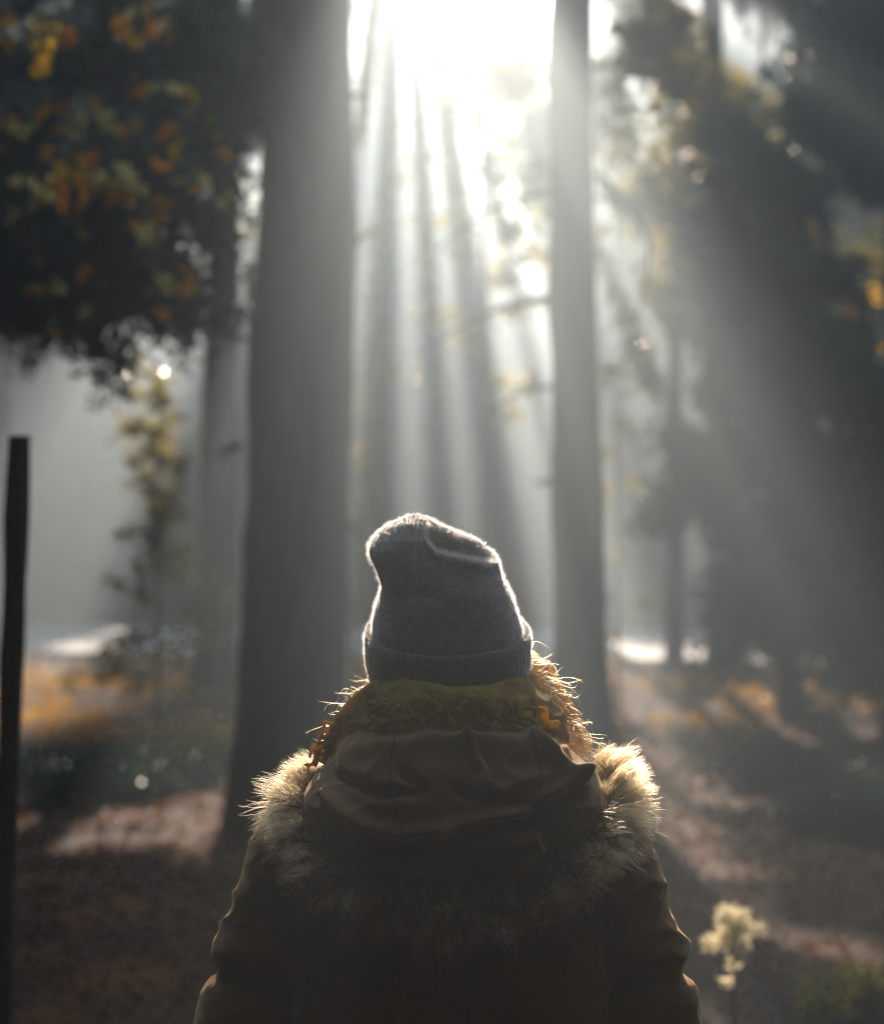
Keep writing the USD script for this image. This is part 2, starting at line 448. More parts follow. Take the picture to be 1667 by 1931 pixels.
# --- the two big pines in the middle of the view
left_pine = foot(545, 12.3)
t = grow("pine_tree", "thick dark pine trunk left of the person, nearest of the big trunks", "pine tree", left_pine, 21, 0.375, rng,
         crown_specs(rng, 0.50, 0.97, 22, 3.4, 9, 0.55, 0.05), "pine_needle", 260, (0.20, 0.035), lean=(0.45, 0.3), keep=open_centre, flare=0.22,
         extra=beside_sun(40, 12.2, (-0.75, -0.17), (0.005, 0.11), rng, 0.32, left_pine))
right_pine = foot(1098, 14.6)
t2 = grow("pine_tree", "slimmer pine trunk right of the woolly hat with bare dead twigs", "pine tree", right_pine, 20, 0.225, rng,
          crown_specs(rng, 0.52, 0.97, 20, 3.0, 8, 0.5, 0.05), "pine_needle", 260, (0.20, 0.035), lean=(-0.12, 0.25), keep=open_centre, flare=0.5,
          extra=beside_sun(36, 14.5, (0.45, 0.98), (0.005, 0.10), rng, 0.28, right_pine))


def dead_branch(tree, foot_at, dist, pixels, r):
    pts = np.array([at(x, y, dist + k * 0.12) for k, (x, y) in enumerate(pixels)]) - foot_at
    q = np.linspace(0, len(pts) - 1, 4 * len(pts))
    line = np.stack([np.interp(q, np.arange(len(pts)), pts[:, k]) for k in range(3)], 1)
    kids = [tube(line, np.linspace(r, r * 0.3, len(line)), 6)]
    for k in range(6, len(line) - 1, 4):
        e = line[k] + np.array([0.12 * (-1) ** k, 0.05, -0.16])
        kids.append(tube(bezier(line[k], (line[k] + e) / 2 + [0.02, 0, 0.03], e, 4), [r * 0.35, r * 0.3, r * 0.2, r * 0.1], 4, False))
    obj("dead_branch", join(kids), M["twig"], tree, smooth=True)


dead_branch(t2, right_pine, 14.5, [(1050, 560), (990, 570), (920, 590), (860, 622), (790, 668)], 0.034)
dead_branch(t2, right_pine, 14.5, [(1050, 362), (990, 372), (930, 392), (880, 425), (820, 475)], 0.028)
dead_branch(t2, right_pine, 14.5, [(1050, 728), (1000, 735), (960, 752), (925, 775)], 0.022)
dead_branch(t2, right_pine, 14.5, [(1130, 330), (1190, 395), (1225, 455), (1220, 530), (1198, 610)], 0.030)

for k, line in enumerate([[(640, 470), (676, 462), (690, 440)], [(645, 175), (672, 185), (700, 178)], [(455, 840), (428, 846), (412, 862)], [(1045, 905), (1020, 914), (1008, 908)], [(1140, 700), (1162, 692), (1180, 704)], [(640, 980), (668, 990), (678, 1010)]]):
    tree, org, dist = (t, left_pine, 12.25) if line[0][0] < 800 else (t2, right_pine, 14.5)
    pts = np.array([at(x, y, dist) for x, y in line]) - org
    obj("broken_stub", tube(bezier(*pts, 6), np.linspace(0.03, 0.012, 6), 7), M["twig"], tree, smooth=True)

# --- the leafy bough that hangs into the upper left corner
oak_at = np.array([-5.2, 11.4, 0.0])
oak_at[2] = float(ground_z(*oak_at[:2]))
oak = thing("oak_tree", "broad oak reaching its dark bough with orange leaves into the upper left", "oak tree", oak_at)
line = bezier([0, 0, -0.15], [0.3, -0.1, 4.5], [0.1, 0.2, 11], 14)
obj("trunk", trunk_mesh(line, np.linspace(0.33, 0.1, 14), rng), M["bark"], oak, smooth=True)
tubes, cs, rs = [], [], []
boughs = [[(-160, 60), (120, 150), (330, 120), (455, 110)], [(-200, 210), (60, 280), (200, 330), (330, 330), (400, 380)], [(-200, 330), (20, 440), (120, 520), (165, 610)],
          [(60, 300), (190, 420), (290, 500), (330, 560)], [(-220, -60), (60, -40), (230, 10), (420, -30)], [(-220, 470), (-60, 500), (30, 540)], [(-100, -200), (200, -160), (400, -180)]]
for b, path in enumerate(boughs):
    y0 = 10.4 + 0.25 * (b % 3)
    pts = np.array([at(x, y, y0 + 0.15 * k) for k, (x, y) in enumerate(path)]) - oak_at
    q = np.linspace(0, len(pts) - 1, 14)
    ln = np.stack([np.interp(q, np.arange(len(pts)), pts[:, k]) for k in range(3)], 1)
    root = line[min(12, int((pts[0, 2] - 0.6) / 11 * 13))]
    ln = np.vstack([bezier(root, (root + ln[0]) / 2 + [0, 0, 0.3], ln[0], 6)[:-1], ln])
    obj("bough", tube(ln, np.linspace(0.075, 0.012, len(ln)), 6), M["twig"], oak, smooth=True)
    for k in range(5, len(ln)):
        for _ in range(5):
            c = ln[k] + rng.normal(size=3) * [0.24, 0.45, 0.20] + [0, 0, -0.05]
            cs.append(c), rs.append(rng.uniform(0.10, 0.24))
            tubes.append(tube(np.array([ln[k], c]), [0.008, 0.004], 4, False))
for cx, cy, n, sx, sy in [(110, 60, 45, 190, 110), (120, 300, 55, 170, 120), (60, 480, 40, 110, 90), (170, 610, 12, 26, 35), (320, 560, 18, 40, 32), (330, 380, 26, 80, 75), (250, 480, 22, 60, 50), (400, 200, 20, 40, 90)]:
    for _ in range(n):
        cs.append(at(cx + rng.normal() * sx * 0.6, cy + rng.normal() * sy * 0.6, rng.uniform(9.8, 11.8)) - oak_at)
        rs.append(rng.uniform(0.10, 0.26))
tag(obj("twigs", join(tubes), M["twig"], oak, smooth=True), kind="stuff")
pts = clump_points(np.array(cs), np.array(rs), 300, rng, 0.9)
pts = pts[sunny(pts + oak_at, 0.03, 0.25)]
tag(obj("crown", leaves(pts, 0.075, 0.045, rng, 0.4), M["autumn_leaf"], oak), kind="stuff")
for k, (leaf, what) in enumerate([("orange_leaf", "orange and yellow leaves among the dark ones"), ("red_leaf", "reddish leaves among the dark ones"), ("pale_leaf", "pale yellow leaves among the dark ones")]):
    sp = np.vstack([p + rng.normal(size=(rng.integers(2, 9), 3)) * rng.uniform(0.012, 0.035) for p in SPRAYS[k::3]]) - oak_at
    tag(obj("autumn_leaves", leaves(sp, 0.085, 0.06, rng, 0.4), M[leaf], oak), what, kind="stuff")


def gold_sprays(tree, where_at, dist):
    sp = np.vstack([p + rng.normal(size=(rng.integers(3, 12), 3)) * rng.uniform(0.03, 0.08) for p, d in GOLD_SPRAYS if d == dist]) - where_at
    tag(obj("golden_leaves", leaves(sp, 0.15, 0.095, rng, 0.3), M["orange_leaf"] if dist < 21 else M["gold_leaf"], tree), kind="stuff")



# --- trees between the pines and the road, and along the road: their crowns let the sun through in shafts
near_left = lambda p: fan(p, -0.145, 0.42) & fan(p, 1.02, 1.32, 0.7, 0.7)                           # noqa: E731
grow("pine_tree", "straight dark pine trunk half hidden behind the thick left trunk", "pine tree", foot(408, 24), 19, 0.27, rng,
     crown_specs(rng, 0.42, 0.97, 30, 3.0, 9, 0.62, 0.02), "pine_needle", 280, (0.26, 0.07), lean=(0.2, 0.0), keep=near_left)
grow("pine_tree", "far hazy pine trunk between the two big pines, left of the bright shaft", "pine tree", foot(722, 33), 17, 0.19, rng,
     crown_specs(rng, 0.35, 0.95, 22, 2.3, 7, 0.5, 0.02), "gold_leaf", 120, (0.16, 0.07), keep=near_left)
grow("pine_tree", "dark pine behind the right pine whose trunk shows among golden leaves", "pine tree", foot(1368, 27), 19, 0.26, rng,
     crown_specs(rng, 0.57, 0.97, 30, 2.7, 9, 0.6, 0.02), "pine_needle", 280, (0.26, 0.07), lean=(-0.3, 0.0), keep=lambda p: fan(p, -0.14, 0.42) & fan(p, 1.0, 1.35, 0.6, 0.7))
grow("pine_tree", "thin hazy pine trunk near the right edge of the picture", "pine tree", foot(1520, 30), 17, 0.13, rng,
     crown_specs(rng, 0.62, 0.97, 24, 2.2, 8, 0.55, 0.02), "pine_needle", 170, (0.22, 0.05), keep=lambda p: fan(p, -0.14, 0.42) & fan(p, 1.7, 2.1, 0.8, 0.7))
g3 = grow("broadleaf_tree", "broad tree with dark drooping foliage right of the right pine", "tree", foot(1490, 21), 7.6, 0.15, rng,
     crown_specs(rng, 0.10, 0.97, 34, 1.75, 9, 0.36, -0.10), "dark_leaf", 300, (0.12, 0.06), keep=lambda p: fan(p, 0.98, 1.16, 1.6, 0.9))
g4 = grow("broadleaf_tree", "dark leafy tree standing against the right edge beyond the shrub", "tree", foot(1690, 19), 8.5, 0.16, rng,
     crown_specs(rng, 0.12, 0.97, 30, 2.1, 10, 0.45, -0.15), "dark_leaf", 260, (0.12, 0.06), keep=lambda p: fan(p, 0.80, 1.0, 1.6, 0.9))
g1 = grow("broadleaf_tree", "golden leafed tree glowing in the sun behind the right pine", "tree", foot(1270, 26.5), 11.5, 0.14, rng,
     crown_specs(rng, 0.35, 0.97, 24, 1.5, 9, 0.5, 0.0), "gold_leaf", 60, (0.16, 0.10), keep=open_centre)
g2 = grow("broadleaf_tree", "golden leafed tree glowing behind the thin trunk on the right", "tree", foot(1450, 28.5), 11.5, 0.14, rng,
     crown_specs(rng, 0.35, 0.97, 24, 1.7, 9, 0.5, 0.0), "gold_leaf", 60, (0.16, 0.10), keep=open_centre)
for tree, dists in ((g1, (26.0, 24.0, 25.0)), (g2, (28.0, 27.0)), (g3, (20.0,)), (g4, (18.5,))):
    org = np.array(UsdGeom.Xformable(tree).GetLocalTransformation().ExtractTranslation())
    for dd in dists:
        gold_sprays(tree, org, dd)
grow("broadleaf_tree", "tall tree with pale sunlit leaves in the bright gap between the pines", "tree", foot(930, 44), 20.0, 0.18, rng,
     crown_specs(rng, 0.40, 0.99, 36, 3.0, 9, 0.55, 0.0), "gold_leaf", 200, (0.18, 0.11), keep=lambda p: fan(p, -0.15, 0.30))
grow("broadleaf_tree", "pale hazy tree filling the gap just right of the right pine", "tree", foot(1165, 48), 18.0, 0.18, rng,
     crown_specs(rng, 0.35, 0.97, 30, 2.9, 9, 0.55, 0.0), "gold_leaf", 150, (0.18, 0.11), keep=lambda p: fan(p, -0.15, 0.40))
grow("broadleaf_tree", "slender pale leafed tree in the bright gap behind the hat", "tree", foot(915, 22), 9.0, 0.06, rng,
     crown_specs(rng, 0.42, 0.98, 20, 1.5, 4, 0.20, 0.05), "gold_leaf", 150, (0.13, 0.08), flare=0.15)
grow("sapling", "young sapling with few yellow leaves against the thick left trunk", "sapling", foot(665, 20), 3.6, 0.025, rng,
     crown_specs(rng, 0.30, 1.0, 13, 0.55, 3, 0.12, 0.1), "gold_leaf", 120, (0.11, 0.07), flare=0.1)
grow("sapling", "young sapling with yellow leaves lit in the left shaft of light", "sapling", foot(300, 21), 3.9, 0.03, rng,
     crown_specs(rng, 0.10, 1.0, 26, 0.95, 6, 0.17, 0.1), "gold_leaf", 110, (0.11, 0.07), flare=0.1)
grow("sapling", "slender sapling with pale leaves at the edge of the right pine", "sapling", foot(1165, 22), 4.2, 0.025, rng,
     crown_specs(rng, 0.20, 1.0, 15, 0.45, 3, 0.12, 0.1), "gold_leaf", 90, (0.11, 0.07), flare=0.1)

# --- gate crowns above the picture's top edge on both sides of the sun
rb = np.random.default_rng(5)
for px, dist, h, r, reach, lo, label, keep in [
    (-10, 30, 20, 0.26, 3.8, 0.38, "pine at the left edge whose crown shades the oak bough", near_left),
    (-190, 26, 18, 0.24, 3.2, 0.32, "pine beyond the wooden post at the left edge", near_left),
    (640, 36, 21, 0.20, 2.6, 0.50, "pine standing hidden behind the thick left trunk", near_left),
    (1100, 34, 22, 0.17, 2.8, 0.60, "pine standing hidden behind the slimmer right pine", lambda p: fan(p, -0.14, 0.42) & fan(p, 1.05, 1.4, 0.6, 0.7))]:
    grow("pine_tree", label, "pine tree", foot(px, dist), h, r, rb, crown_specs(rb, lo, 0.97, 32, reach, 9, 0.65, 0.02), "pine_needle", 300, (0.26, 0.07), keep=keep)

# --- the far wood on the slope behind the road, and the wood round about
fr = np.random.default_rng(77)
forest = UsdGeom.PointInstancer.Define(stage, "/World/forest")
tag(forest.GetPrim(), "hazy mass of far trees on the slope behind the road", "forest", kind="stuff")
protos = []
for k, (leaf, hh, per) in enumerate([("dark_leaf", 13, 40), ("pine_needle", 15, 40), ("gold_leaf", 10, 40)]):
    g = UsdGeom.Xform.Define(stage, f"/World/forest/tree_kind_{k}")
    sp = crown_specs(fr, 0.22, 0.98, 26, 2.7 if k != 1 else 2.2, 7, 0.75, 0.0)
    tb, cs, rs = limbs_and_clumps([0, 0, 0], [0.1, 0, hh], 0.2, sp, fr)
    usdkit.mesh(stage, f"/World/forest/tree_kind_{k}/trunk", tube([[0, 0, -0.5], [0, 0, hh * 0.5], [0.1, 0, hh]], [0.24, 0.16, 0.05], 8), M["bark"], True)
    usdkit.mesh(stage, f"/World/forest/tree_kind_{k}/limbs", tb, M["twig"])
    usdkit.mesh(stage, f"/World/forest/tree_kind_{k}/crown", leaves(clump_points(cs, rs, per, fr), 0.30, 0.16, fr, 0.3), M[leaf])
    protos.append(g.GetPath())
places = []
for k in range(2700):
    x, y = fr.uniform(-70, 70), fr.uniform(-45, 110)
    if k > 2200:
        x, y = fr.uniform(-18, -3.5), fr.uniform(41, 75)
    d = across(x, y)
    behind = y < -5
    side = abs(x) > 6.0 + 0.26 * max(y, 0) and y < 40
    far = d > 43
    if (28 < d < 39) or not (behind or side or far):
        continue
    z = float(ground_z(x, y, False))
    if d > 40 and -0.06 * y < x < 0.11 * y and y < 84:
        if fr.random() < 0.5:
            continue
        s = fr.uniform(0.25, 0.45)
    else:
        s = fr.uniform(0.75, 1.2) if d > 43 and -0.06 * y - 1.5 < x < 0.3 * y else (fr.uniform(0.85, 1.25) if d > 43 and -0.3 * y < x < 0 else fr.uniform(1.1, 1.6))
    top = z + 15 * s
    if y > 0 and abs(x - SUN_SLOPE[0] * y) < 4 + 0.12 * y and top > 1.6 + y * SUN_SLOPE[2] - 3:
        s *= max(0.45, (1.6 + y * SUN_SLOPE[2] - 3 - z) / (top - z))
    while s > 0.35 and tree_in_beam(x, y, z, z + 15 * s, 0.9 * s):
        s *= 0.85
    if s <= 0.35:
        continue
    if any((x - a) ** 2 + (y - b) ** 2 < 8 for a, b, *_ in places):
        continue
    places.append((x, y, z, s, fr.uniform(0, 360), fr.choice(3, p=[0.42, 0.33, 0.25])))
for _ in range(46):                                  # tall trees far behind the bright gap, below the sun's line
    y = fr.uniform(84, 108)
    x = fr.uniform(-0.10, 0.14) * y
    z = float(ground_z(x, y, False))
    s = min(1.5, (1.6 + y * (SUN_SLOPE[2] - 0.085) - z) / 15) * fr.uniform(0.8, 1.0)
    while s > 0.35 and tree_in_beam(x, y, z, z + 15 * s, 0.9 * s):
        s *= 0.85
    if s > 0.35:
        places.append((x, y, z, s, fr.uniform(0, 360), fr.choice(3, p=[0.3, 0.2, 0.5])))
forest.CreatePrototypesRel().SetTargets(protos)
forest.CreateProtoIndicesAttr([int(p[5]) for p in places])
forest.CreatePositionsAttr([Gf.Vec3f(*map(float, p[:3])) for p in places])
forest.CreateScalesAttr([Gf.Vec3f(float(p[3]), float(p[3]), float(p[3])) for p in places])
forest.CreateOrientationsAttr([Gf.Quath(math.cos(math.radians(p[4] / 2)), 0, 0, math.sin(math.radians(p[4] / 2))) for p in places])
# ------------------------------------------------------------------ small things on the forest floor
rs_ = np.random.default_rng(3)
# wooden post at the left edge
top_p, mid_p = at(37, 828, 5.0), at(20, 1330, 5.0)
base_p = top_p + (mid_p - top_p) * (top_p[2] + 0.1) / (top_p[2] - mid_p[2])
post = thing("wooden_post", "thin dark upright wooden post leaning at the left edge", "post", (base_p[0], base_p[1], 0.0))
ln = np.linspace(base_p, top_p, 40) - [base_p[0], base_p[1], 0]
v, f = tube(ln, 0.031 + 0.002 * np.sin(np.linspace(0, 9, 40)), 14)
v[:560] += (meshkit.fbm(v[:560] * [55, 55, 5], 3, 4) - 0.5)[:, None] * 0.013
obj("shaft", (v, f), M["post"], post, smooth=50)
cap = trimesh.creation.cylinder(radius=0.0315, height=0.006, sections=14)
cap.apply_translation(ln[-1] + [0, 0, 0.004])
obj("sawn_top", cap, M["twig"], post)

# pine seedling lit by the sun, lower right
sd = at(1383, 1940, 5.2)
sd[2] = float(ground_z(sd[0], sd[1]))
seed = thing("pine_seedling", "small bright pine seedling with sunlit needles beside the coat", "seedling", sd)
head = at(1378, 1742, 5.2) - sd
stem = bezier([0, 0, -0.03], head * [0.2, 0.2, 0.5] + [0.01, 0, 0], head, 10)
obj("stem", tube(stem, np.linspace(0.007, 0.004, 10), 8), M["twig"], seed, smooth=True)
tufts, tdirs, twigs = [], [], []
for k in range(15):
    d = unit(rs_.normal(size=3) * [1, 1, 0.8] + [0, 0, 0.35])
    o0 = head + [0, 0, rs_.uniform(-0.07, 0.03)]
    o = o0 + d * rs_.uniform(0.03, 0.075)
    twigs.append(tube(np.array([o0, o]), [0.003, 0.0015], 5, False))
    for _ in range(34):
        e = unit(d * 0.9 + 0.75 * rs_.normal(size=3))
        q = o0 + (o - o0) * rs_.uniform(0.45, 1.05)
        tufts.append(q + e * 0.020), tdirs.append(e)
tag(obj("twigs", join(twigs), M["twig"], seed), kind="stuff")
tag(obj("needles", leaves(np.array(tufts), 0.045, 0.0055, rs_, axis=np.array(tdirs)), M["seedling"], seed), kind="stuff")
for k, (x, y) in enumerate([(1381, 1820), (1366, 1853)]):
    c = at(x, y, 5.18) - sd
    n = 9
    pts = c + rs_.normal(size=(n, 3)) * 0.006
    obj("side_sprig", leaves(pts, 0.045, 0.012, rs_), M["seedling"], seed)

# low shrubs, dark in the shade
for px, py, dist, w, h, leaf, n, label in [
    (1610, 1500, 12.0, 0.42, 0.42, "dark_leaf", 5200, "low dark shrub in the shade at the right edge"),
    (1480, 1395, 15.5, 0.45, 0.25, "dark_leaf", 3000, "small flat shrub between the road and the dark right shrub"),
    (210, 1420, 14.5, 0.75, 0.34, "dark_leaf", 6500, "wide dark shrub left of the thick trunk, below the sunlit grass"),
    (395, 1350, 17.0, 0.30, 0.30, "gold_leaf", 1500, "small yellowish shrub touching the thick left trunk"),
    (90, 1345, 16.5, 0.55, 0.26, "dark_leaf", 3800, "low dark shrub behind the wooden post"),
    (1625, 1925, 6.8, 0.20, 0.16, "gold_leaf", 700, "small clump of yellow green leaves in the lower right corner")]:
    p = at(px, py, dist)
    p[2] = float(ground_z(p[0], p[1]))
    sh = thing("shrub", label, "shrub", p)
    st, c = [], []
    for _ in range(26):
        a, q = rs_.uniform(0, 2 * np.pi), rs_.uniform(0.2, 1)
        e = np.array([math.cos(a) * w * q, math.sin(a) * w * q, h * rs_.uniform(0.5, 1.05) * (1.1 - 0.5 * q)])
        st.append(tube(bezier([0, 0, -0.03], e * [0.4, 0.4, 0.7], e, 5), np.linspace(0.006, 0.002, 5), 4, False)), c.append(e)
    tag(obj("stems", join(st), M["twig"], sh), kind="stuff")
    pts = np.array(c)[rs_.integers(0, 26, n)] + rs_.normal(size=(n, 3)) * [w * 0.18, w * 0.18, h * 0.16]
    pts[:, 2] = np.maximum(pts[:, 2], 0.02)
    tag(obj("foliage", leaves(pts, 0.055, 0.03, rs_), M[leaf], sh), kind="stuff")


def strew(name, label, n, box, size, leaf, mask=None, up=0.0, lift=0.012):
    x, y = rs_.uniform(box[0], box[1], n), rs_.uniform(box[2], box[3], n)
    if mask is not None:
        k = mask(x, y)
        x, y = x[k], y[k]
    c = np.stack([x, y, ground_z(x, y) + lift], 1)
    if up:
        ax = unit(rs_.normal(size=(len(c), 3)) * [1, 1, 0.2] + [0, 0, up])
        c[:, 2] += size[0] * 0.4
        mesh = leaves(c, size[0], size[1], rs_, axis=ax)
    else:
        ax = unit(rs_.normal(size=(len(c), 3)) * [1, 1, 0.25])
        mesh = leaves(c, size[0], size[1], rs_, axis=ax)
    tag(obj(name, mesh, M[leaf]), label, kind="stuff")


off_road = lambda x, y: (across(x, y) < 28.7) | (across(x, y) > 37)     # noqa: E731
strew("fallen_leaves", "brown fallen leaves and needles on the forest floor", 42000, (-9, 9, 3.5, 30), (0.07, 0.035), "litter", off_road)
patchy = lambda x, y: off_road(x, y) & (meshkit.fbm(np.stack([x * 0.7, y * 0.5, 0 * x], -1), 3, 21) > 0.50)     # noqa: E731
strew("dry_grass", "tufts of dry golden grass beside the road", 26000, (-12, 12, 19, 30), (0.16, 0.016), "grass", patchy, up=1.2)
# ------------------------------------------------------------------ the person
HOME = np.array([0.012, 2.30, 0.0])
rp = np.random.default_rng(42)


def P(px, py, yl=0.0):
    return at(px, py, HOME[1] + yl) - HOME


def surface_net(F, lo, h):
    """The zero surface of a field sampled on a grid (negative inside): (vertices, faces)."""
    ins = F < 0
    nx, ny, nz = F.shape
    acc, cnt = np.zeros((nx - 1, ny - 1, nz - 1, 3)), np.zeros((nx - 1, ny - 1, nz - 1))
    sl = lambda o: tuple(slice(o[k], o[k] + F.shape[k] - 1) for k in range(3))     # noqa: E731
    corners = [(a, b, c) for a in (0, 1) for b in (0, 1) for c in (0, 1)]
    for a in corners:
        for k in range(3):
            if a[k]:
                continue
            b = tuple(a[m] + (m == k) for m in range(3))
            Fa, Fb = F[sl(a)], F[sl(b)]
            x = (Fa < 0) != (Fb < 0)
            t = np.where(x, Fa / np.where(x, Fa - Fb, 1), 0)
            for m in range(3):
                acc[..., m] += np.where(x, a[m] + (t if m == k else 0), 0)
            cnt += x
    has = cnt > 0
    idx = np.full(has.shape, -1)
    idx[has] = np.arange(has.sum())
    v = (acc[has] / cnt[has][:, None] + np.argwhere(has)) * h + lo
    faces = []
    for k in range(3):
        a, b = (k + 1) % 3, (k + 2) % 3
        s0 = [slice(1, -1)] * 3
        s0[k] = slice(0, F.shape[k] - 1)
        s1 = list(s0)
        s1[k] = slice(1, F.shape[k])
        A, B = ins[tuple(s0)], ins[tuple(s1)]
        for cross, flip in ((A & ~B, False), (~A & B, True)):
            p = np.argwhere(cross)
            if not len(p):
                continue
            off = np.ones(3, int)
            off[k] = 0
            p = p + off
            q = []
            for da, db in ((-1, -1), (0, -1), (0, 0), (-1, 0)):
                c = p.copy()
                c[:, a] += da
                c[:, b] += db
                q.append(idx[c[:, 0], c[:, 1], c[:, 2]])
            q = np.stack(q, 1)
            faces.append(q[:, ::-1] if flip else q)
    q = np.vstack(faces)
    return v, np.vstack([q[:, [0, 1, 2]], q[:, [0, 2, 3]]])


def solid(sdf, lo, hi, h, smooth=6, wrinkle=None, divide=False):
    lo, hi = np.asarray(lo, float), np.asarray(hi, float)
    g = [np.arange(lo[k], hi[k] + h, h) for k in range(3)]
    X, Y, Z = np.meshgrid(*g, indexing="ij")
    v, f = surface_net(sdf(X, Y, Z), lo, h)
    m = trimesh.Trimesh(v, f, process=False)
    if smooth:
        trimesh.smoothing.filter_taubin(m, iterations=smooth)
    if divide:
        m = m.subdivide()
        trimesh.smoothing.filter_taubin(m, iterations=4)
    if wrinkle is not None:
        n = m.vertex_normals
        m.vertices = m.vertices + n * wrinkle(np.array(m.vertices))[:, None]
    return np.array(m.vertices), np.array(m.faces)


def smin(a, b, k):
    h = np.clip(0.5 + 0.5 * (b - a) / k, 0, 1)
    return b + (a - b) * h - k * h * (1 - h)


def cone(X, Y, Z, a, ra, b, rb):
    a, b = np.asarray(a, float), np.asarray(b, float)
    ab = b - a
    t = np.clip(((X - a[0]) * ab[0] + (Y - a[1]) * ab[1] + (Z - a[2]) * ab[2]) / (ab @ ab), 0, 1)
    return np.sqrt((X - a[0] - t * ab[0]) ** 2 + (Y - a[1] - t * ab[1]) ** 2 + (Z - a[2] - t * ab[2]) ** 2) - (ra + t * (rb - ra))


def ball(X, Y, Z, c, r):
    r = np.broadcast_to(np.asarray(r, float), (3,))
    q = np.sqrt(((X - c[0]) / r[0]) ** 2 + ((Y - c[1]) / r[1]) ** 2 + ((Z - c[2]) / r[2]) ** 2)
    return (q - 1) * r.min()


def ridged(p, seed, octaves=3):
    return (1 - np.abs(2 * meshkit.fbm(p, octaves, seed) - 1)) ** 3


def cloth(name, dark, light, scale, rough=0.85, sheen=0.3, weave=900.0, tint=(0.8, 0.6, 0.4), bump=0.25):
    return mat(name, {
        "t": ("texture_coordinate", {}), "n": ("noise_texture", {"scale": scale, "detail": 6.0, "roughness": 0.65}), "w": ("noise_texture", {"scale": weave, "detail": 2.0}),
        "r": ("rgb_ramp", {"ramp": [(0.3, dark), (0.7, light)]}), "b": ("bump", {"strength": bump, "distance": 0.0015}), "b2": ("bump", {"strength": 0.25, "distance": 0.006}),
        "p": ("principled_bsdf", {"roughness": rough, "specular_ior_level": 0.25, "sheen_weight": sheen, "sheen_roughness": 0.4, "sheen_tint": tint})},
        [("t.object", "n.vector"), ("t.object", "w.vector"), ("n.fac", "r.fac"), ("r.color", "p.base_color"), ("n.fac", "b2.height"), ("b2.normal", "b.normal"), ("w.fac", "b.height"), ("b.normal", "p.normal")])


M["coat"] = cloth("coat_cloth", (0.076, 0.030, 0.006), (0.112, 0.047, 0.009), 14.0, tint=(1.0, 0.70, 0.35), sheen=0.6)
M["coat_seam"] = cloth("coat_seam_cloth", (0.030, 0.019, 0.009), (0.045, 0.028, 0.013), 20.0, tint=(1.0, 0.72, 0.40), sheen=0.2)
M["trouser"] = cloth("trouser_cloth", (0.015, 0.017, 0.022), (0.030, 0.033, 0.042), 20.0)
M["boot"] = cloth("boot_leather", (0.02, 0.014, 0.010), (0.045, 0.030, 0.02), 20.0, 0.5, 0.0)
M["skin"] = mat("skin", {"p": ("principled_bsdf", {"base_color": (0.48, 0.30, 0.22), "roughness": 0.5, "subsurface_weight": 0.15, "subsurface_scale": 0.01})}, [])
M["eye"] = mat("eye_white", {"p": ("principled_bsdf", {"base_color": (0.55, 0.52, 0.48), "roughness": 0.15})}, [])
M["scarf"] = mat("mustard_scarf", {
    "t": ("texture_coordinate", {}), "n": ("noise_texture", {"scale": 60.0, "detail": 5.0}), "w": ("noise_texture", {"scale": 700.0, "detail": 2.0}), "r": ("rgb_ramp", {"ramp": [(0.3, (0.30, 0.19, 0.012)), (0.7, (0.45, 0.30, 0.022))]}),
    "b": ("bump", {"strength": 0.5, "distance": 0.002}), "p": ("principled_bsdf", {"roughness": 0.9, "specular_ior_level": 0.1, "sheen_weight": 0.3}), "tr": ("translucent_bsdf", {}), "h": ("hsv", {"value": 1.8, "saturation": 1.1}), "x": ("mix_closure", {"fac": 0.5})},
    [("t.object", "n.vector"), ("t.object", "w.vector"), ("n.fac", "r.fac"), ("r.color", "p.base_color"), ("w.fac", "b.height"), ("b.normal", "p.normal"), ("r.color", "h.color"), ("h.color", "tr.color"), ("p.BSDF", "x.closure1"), ("tr.BSDF", "x.closure2")], "x.closure")


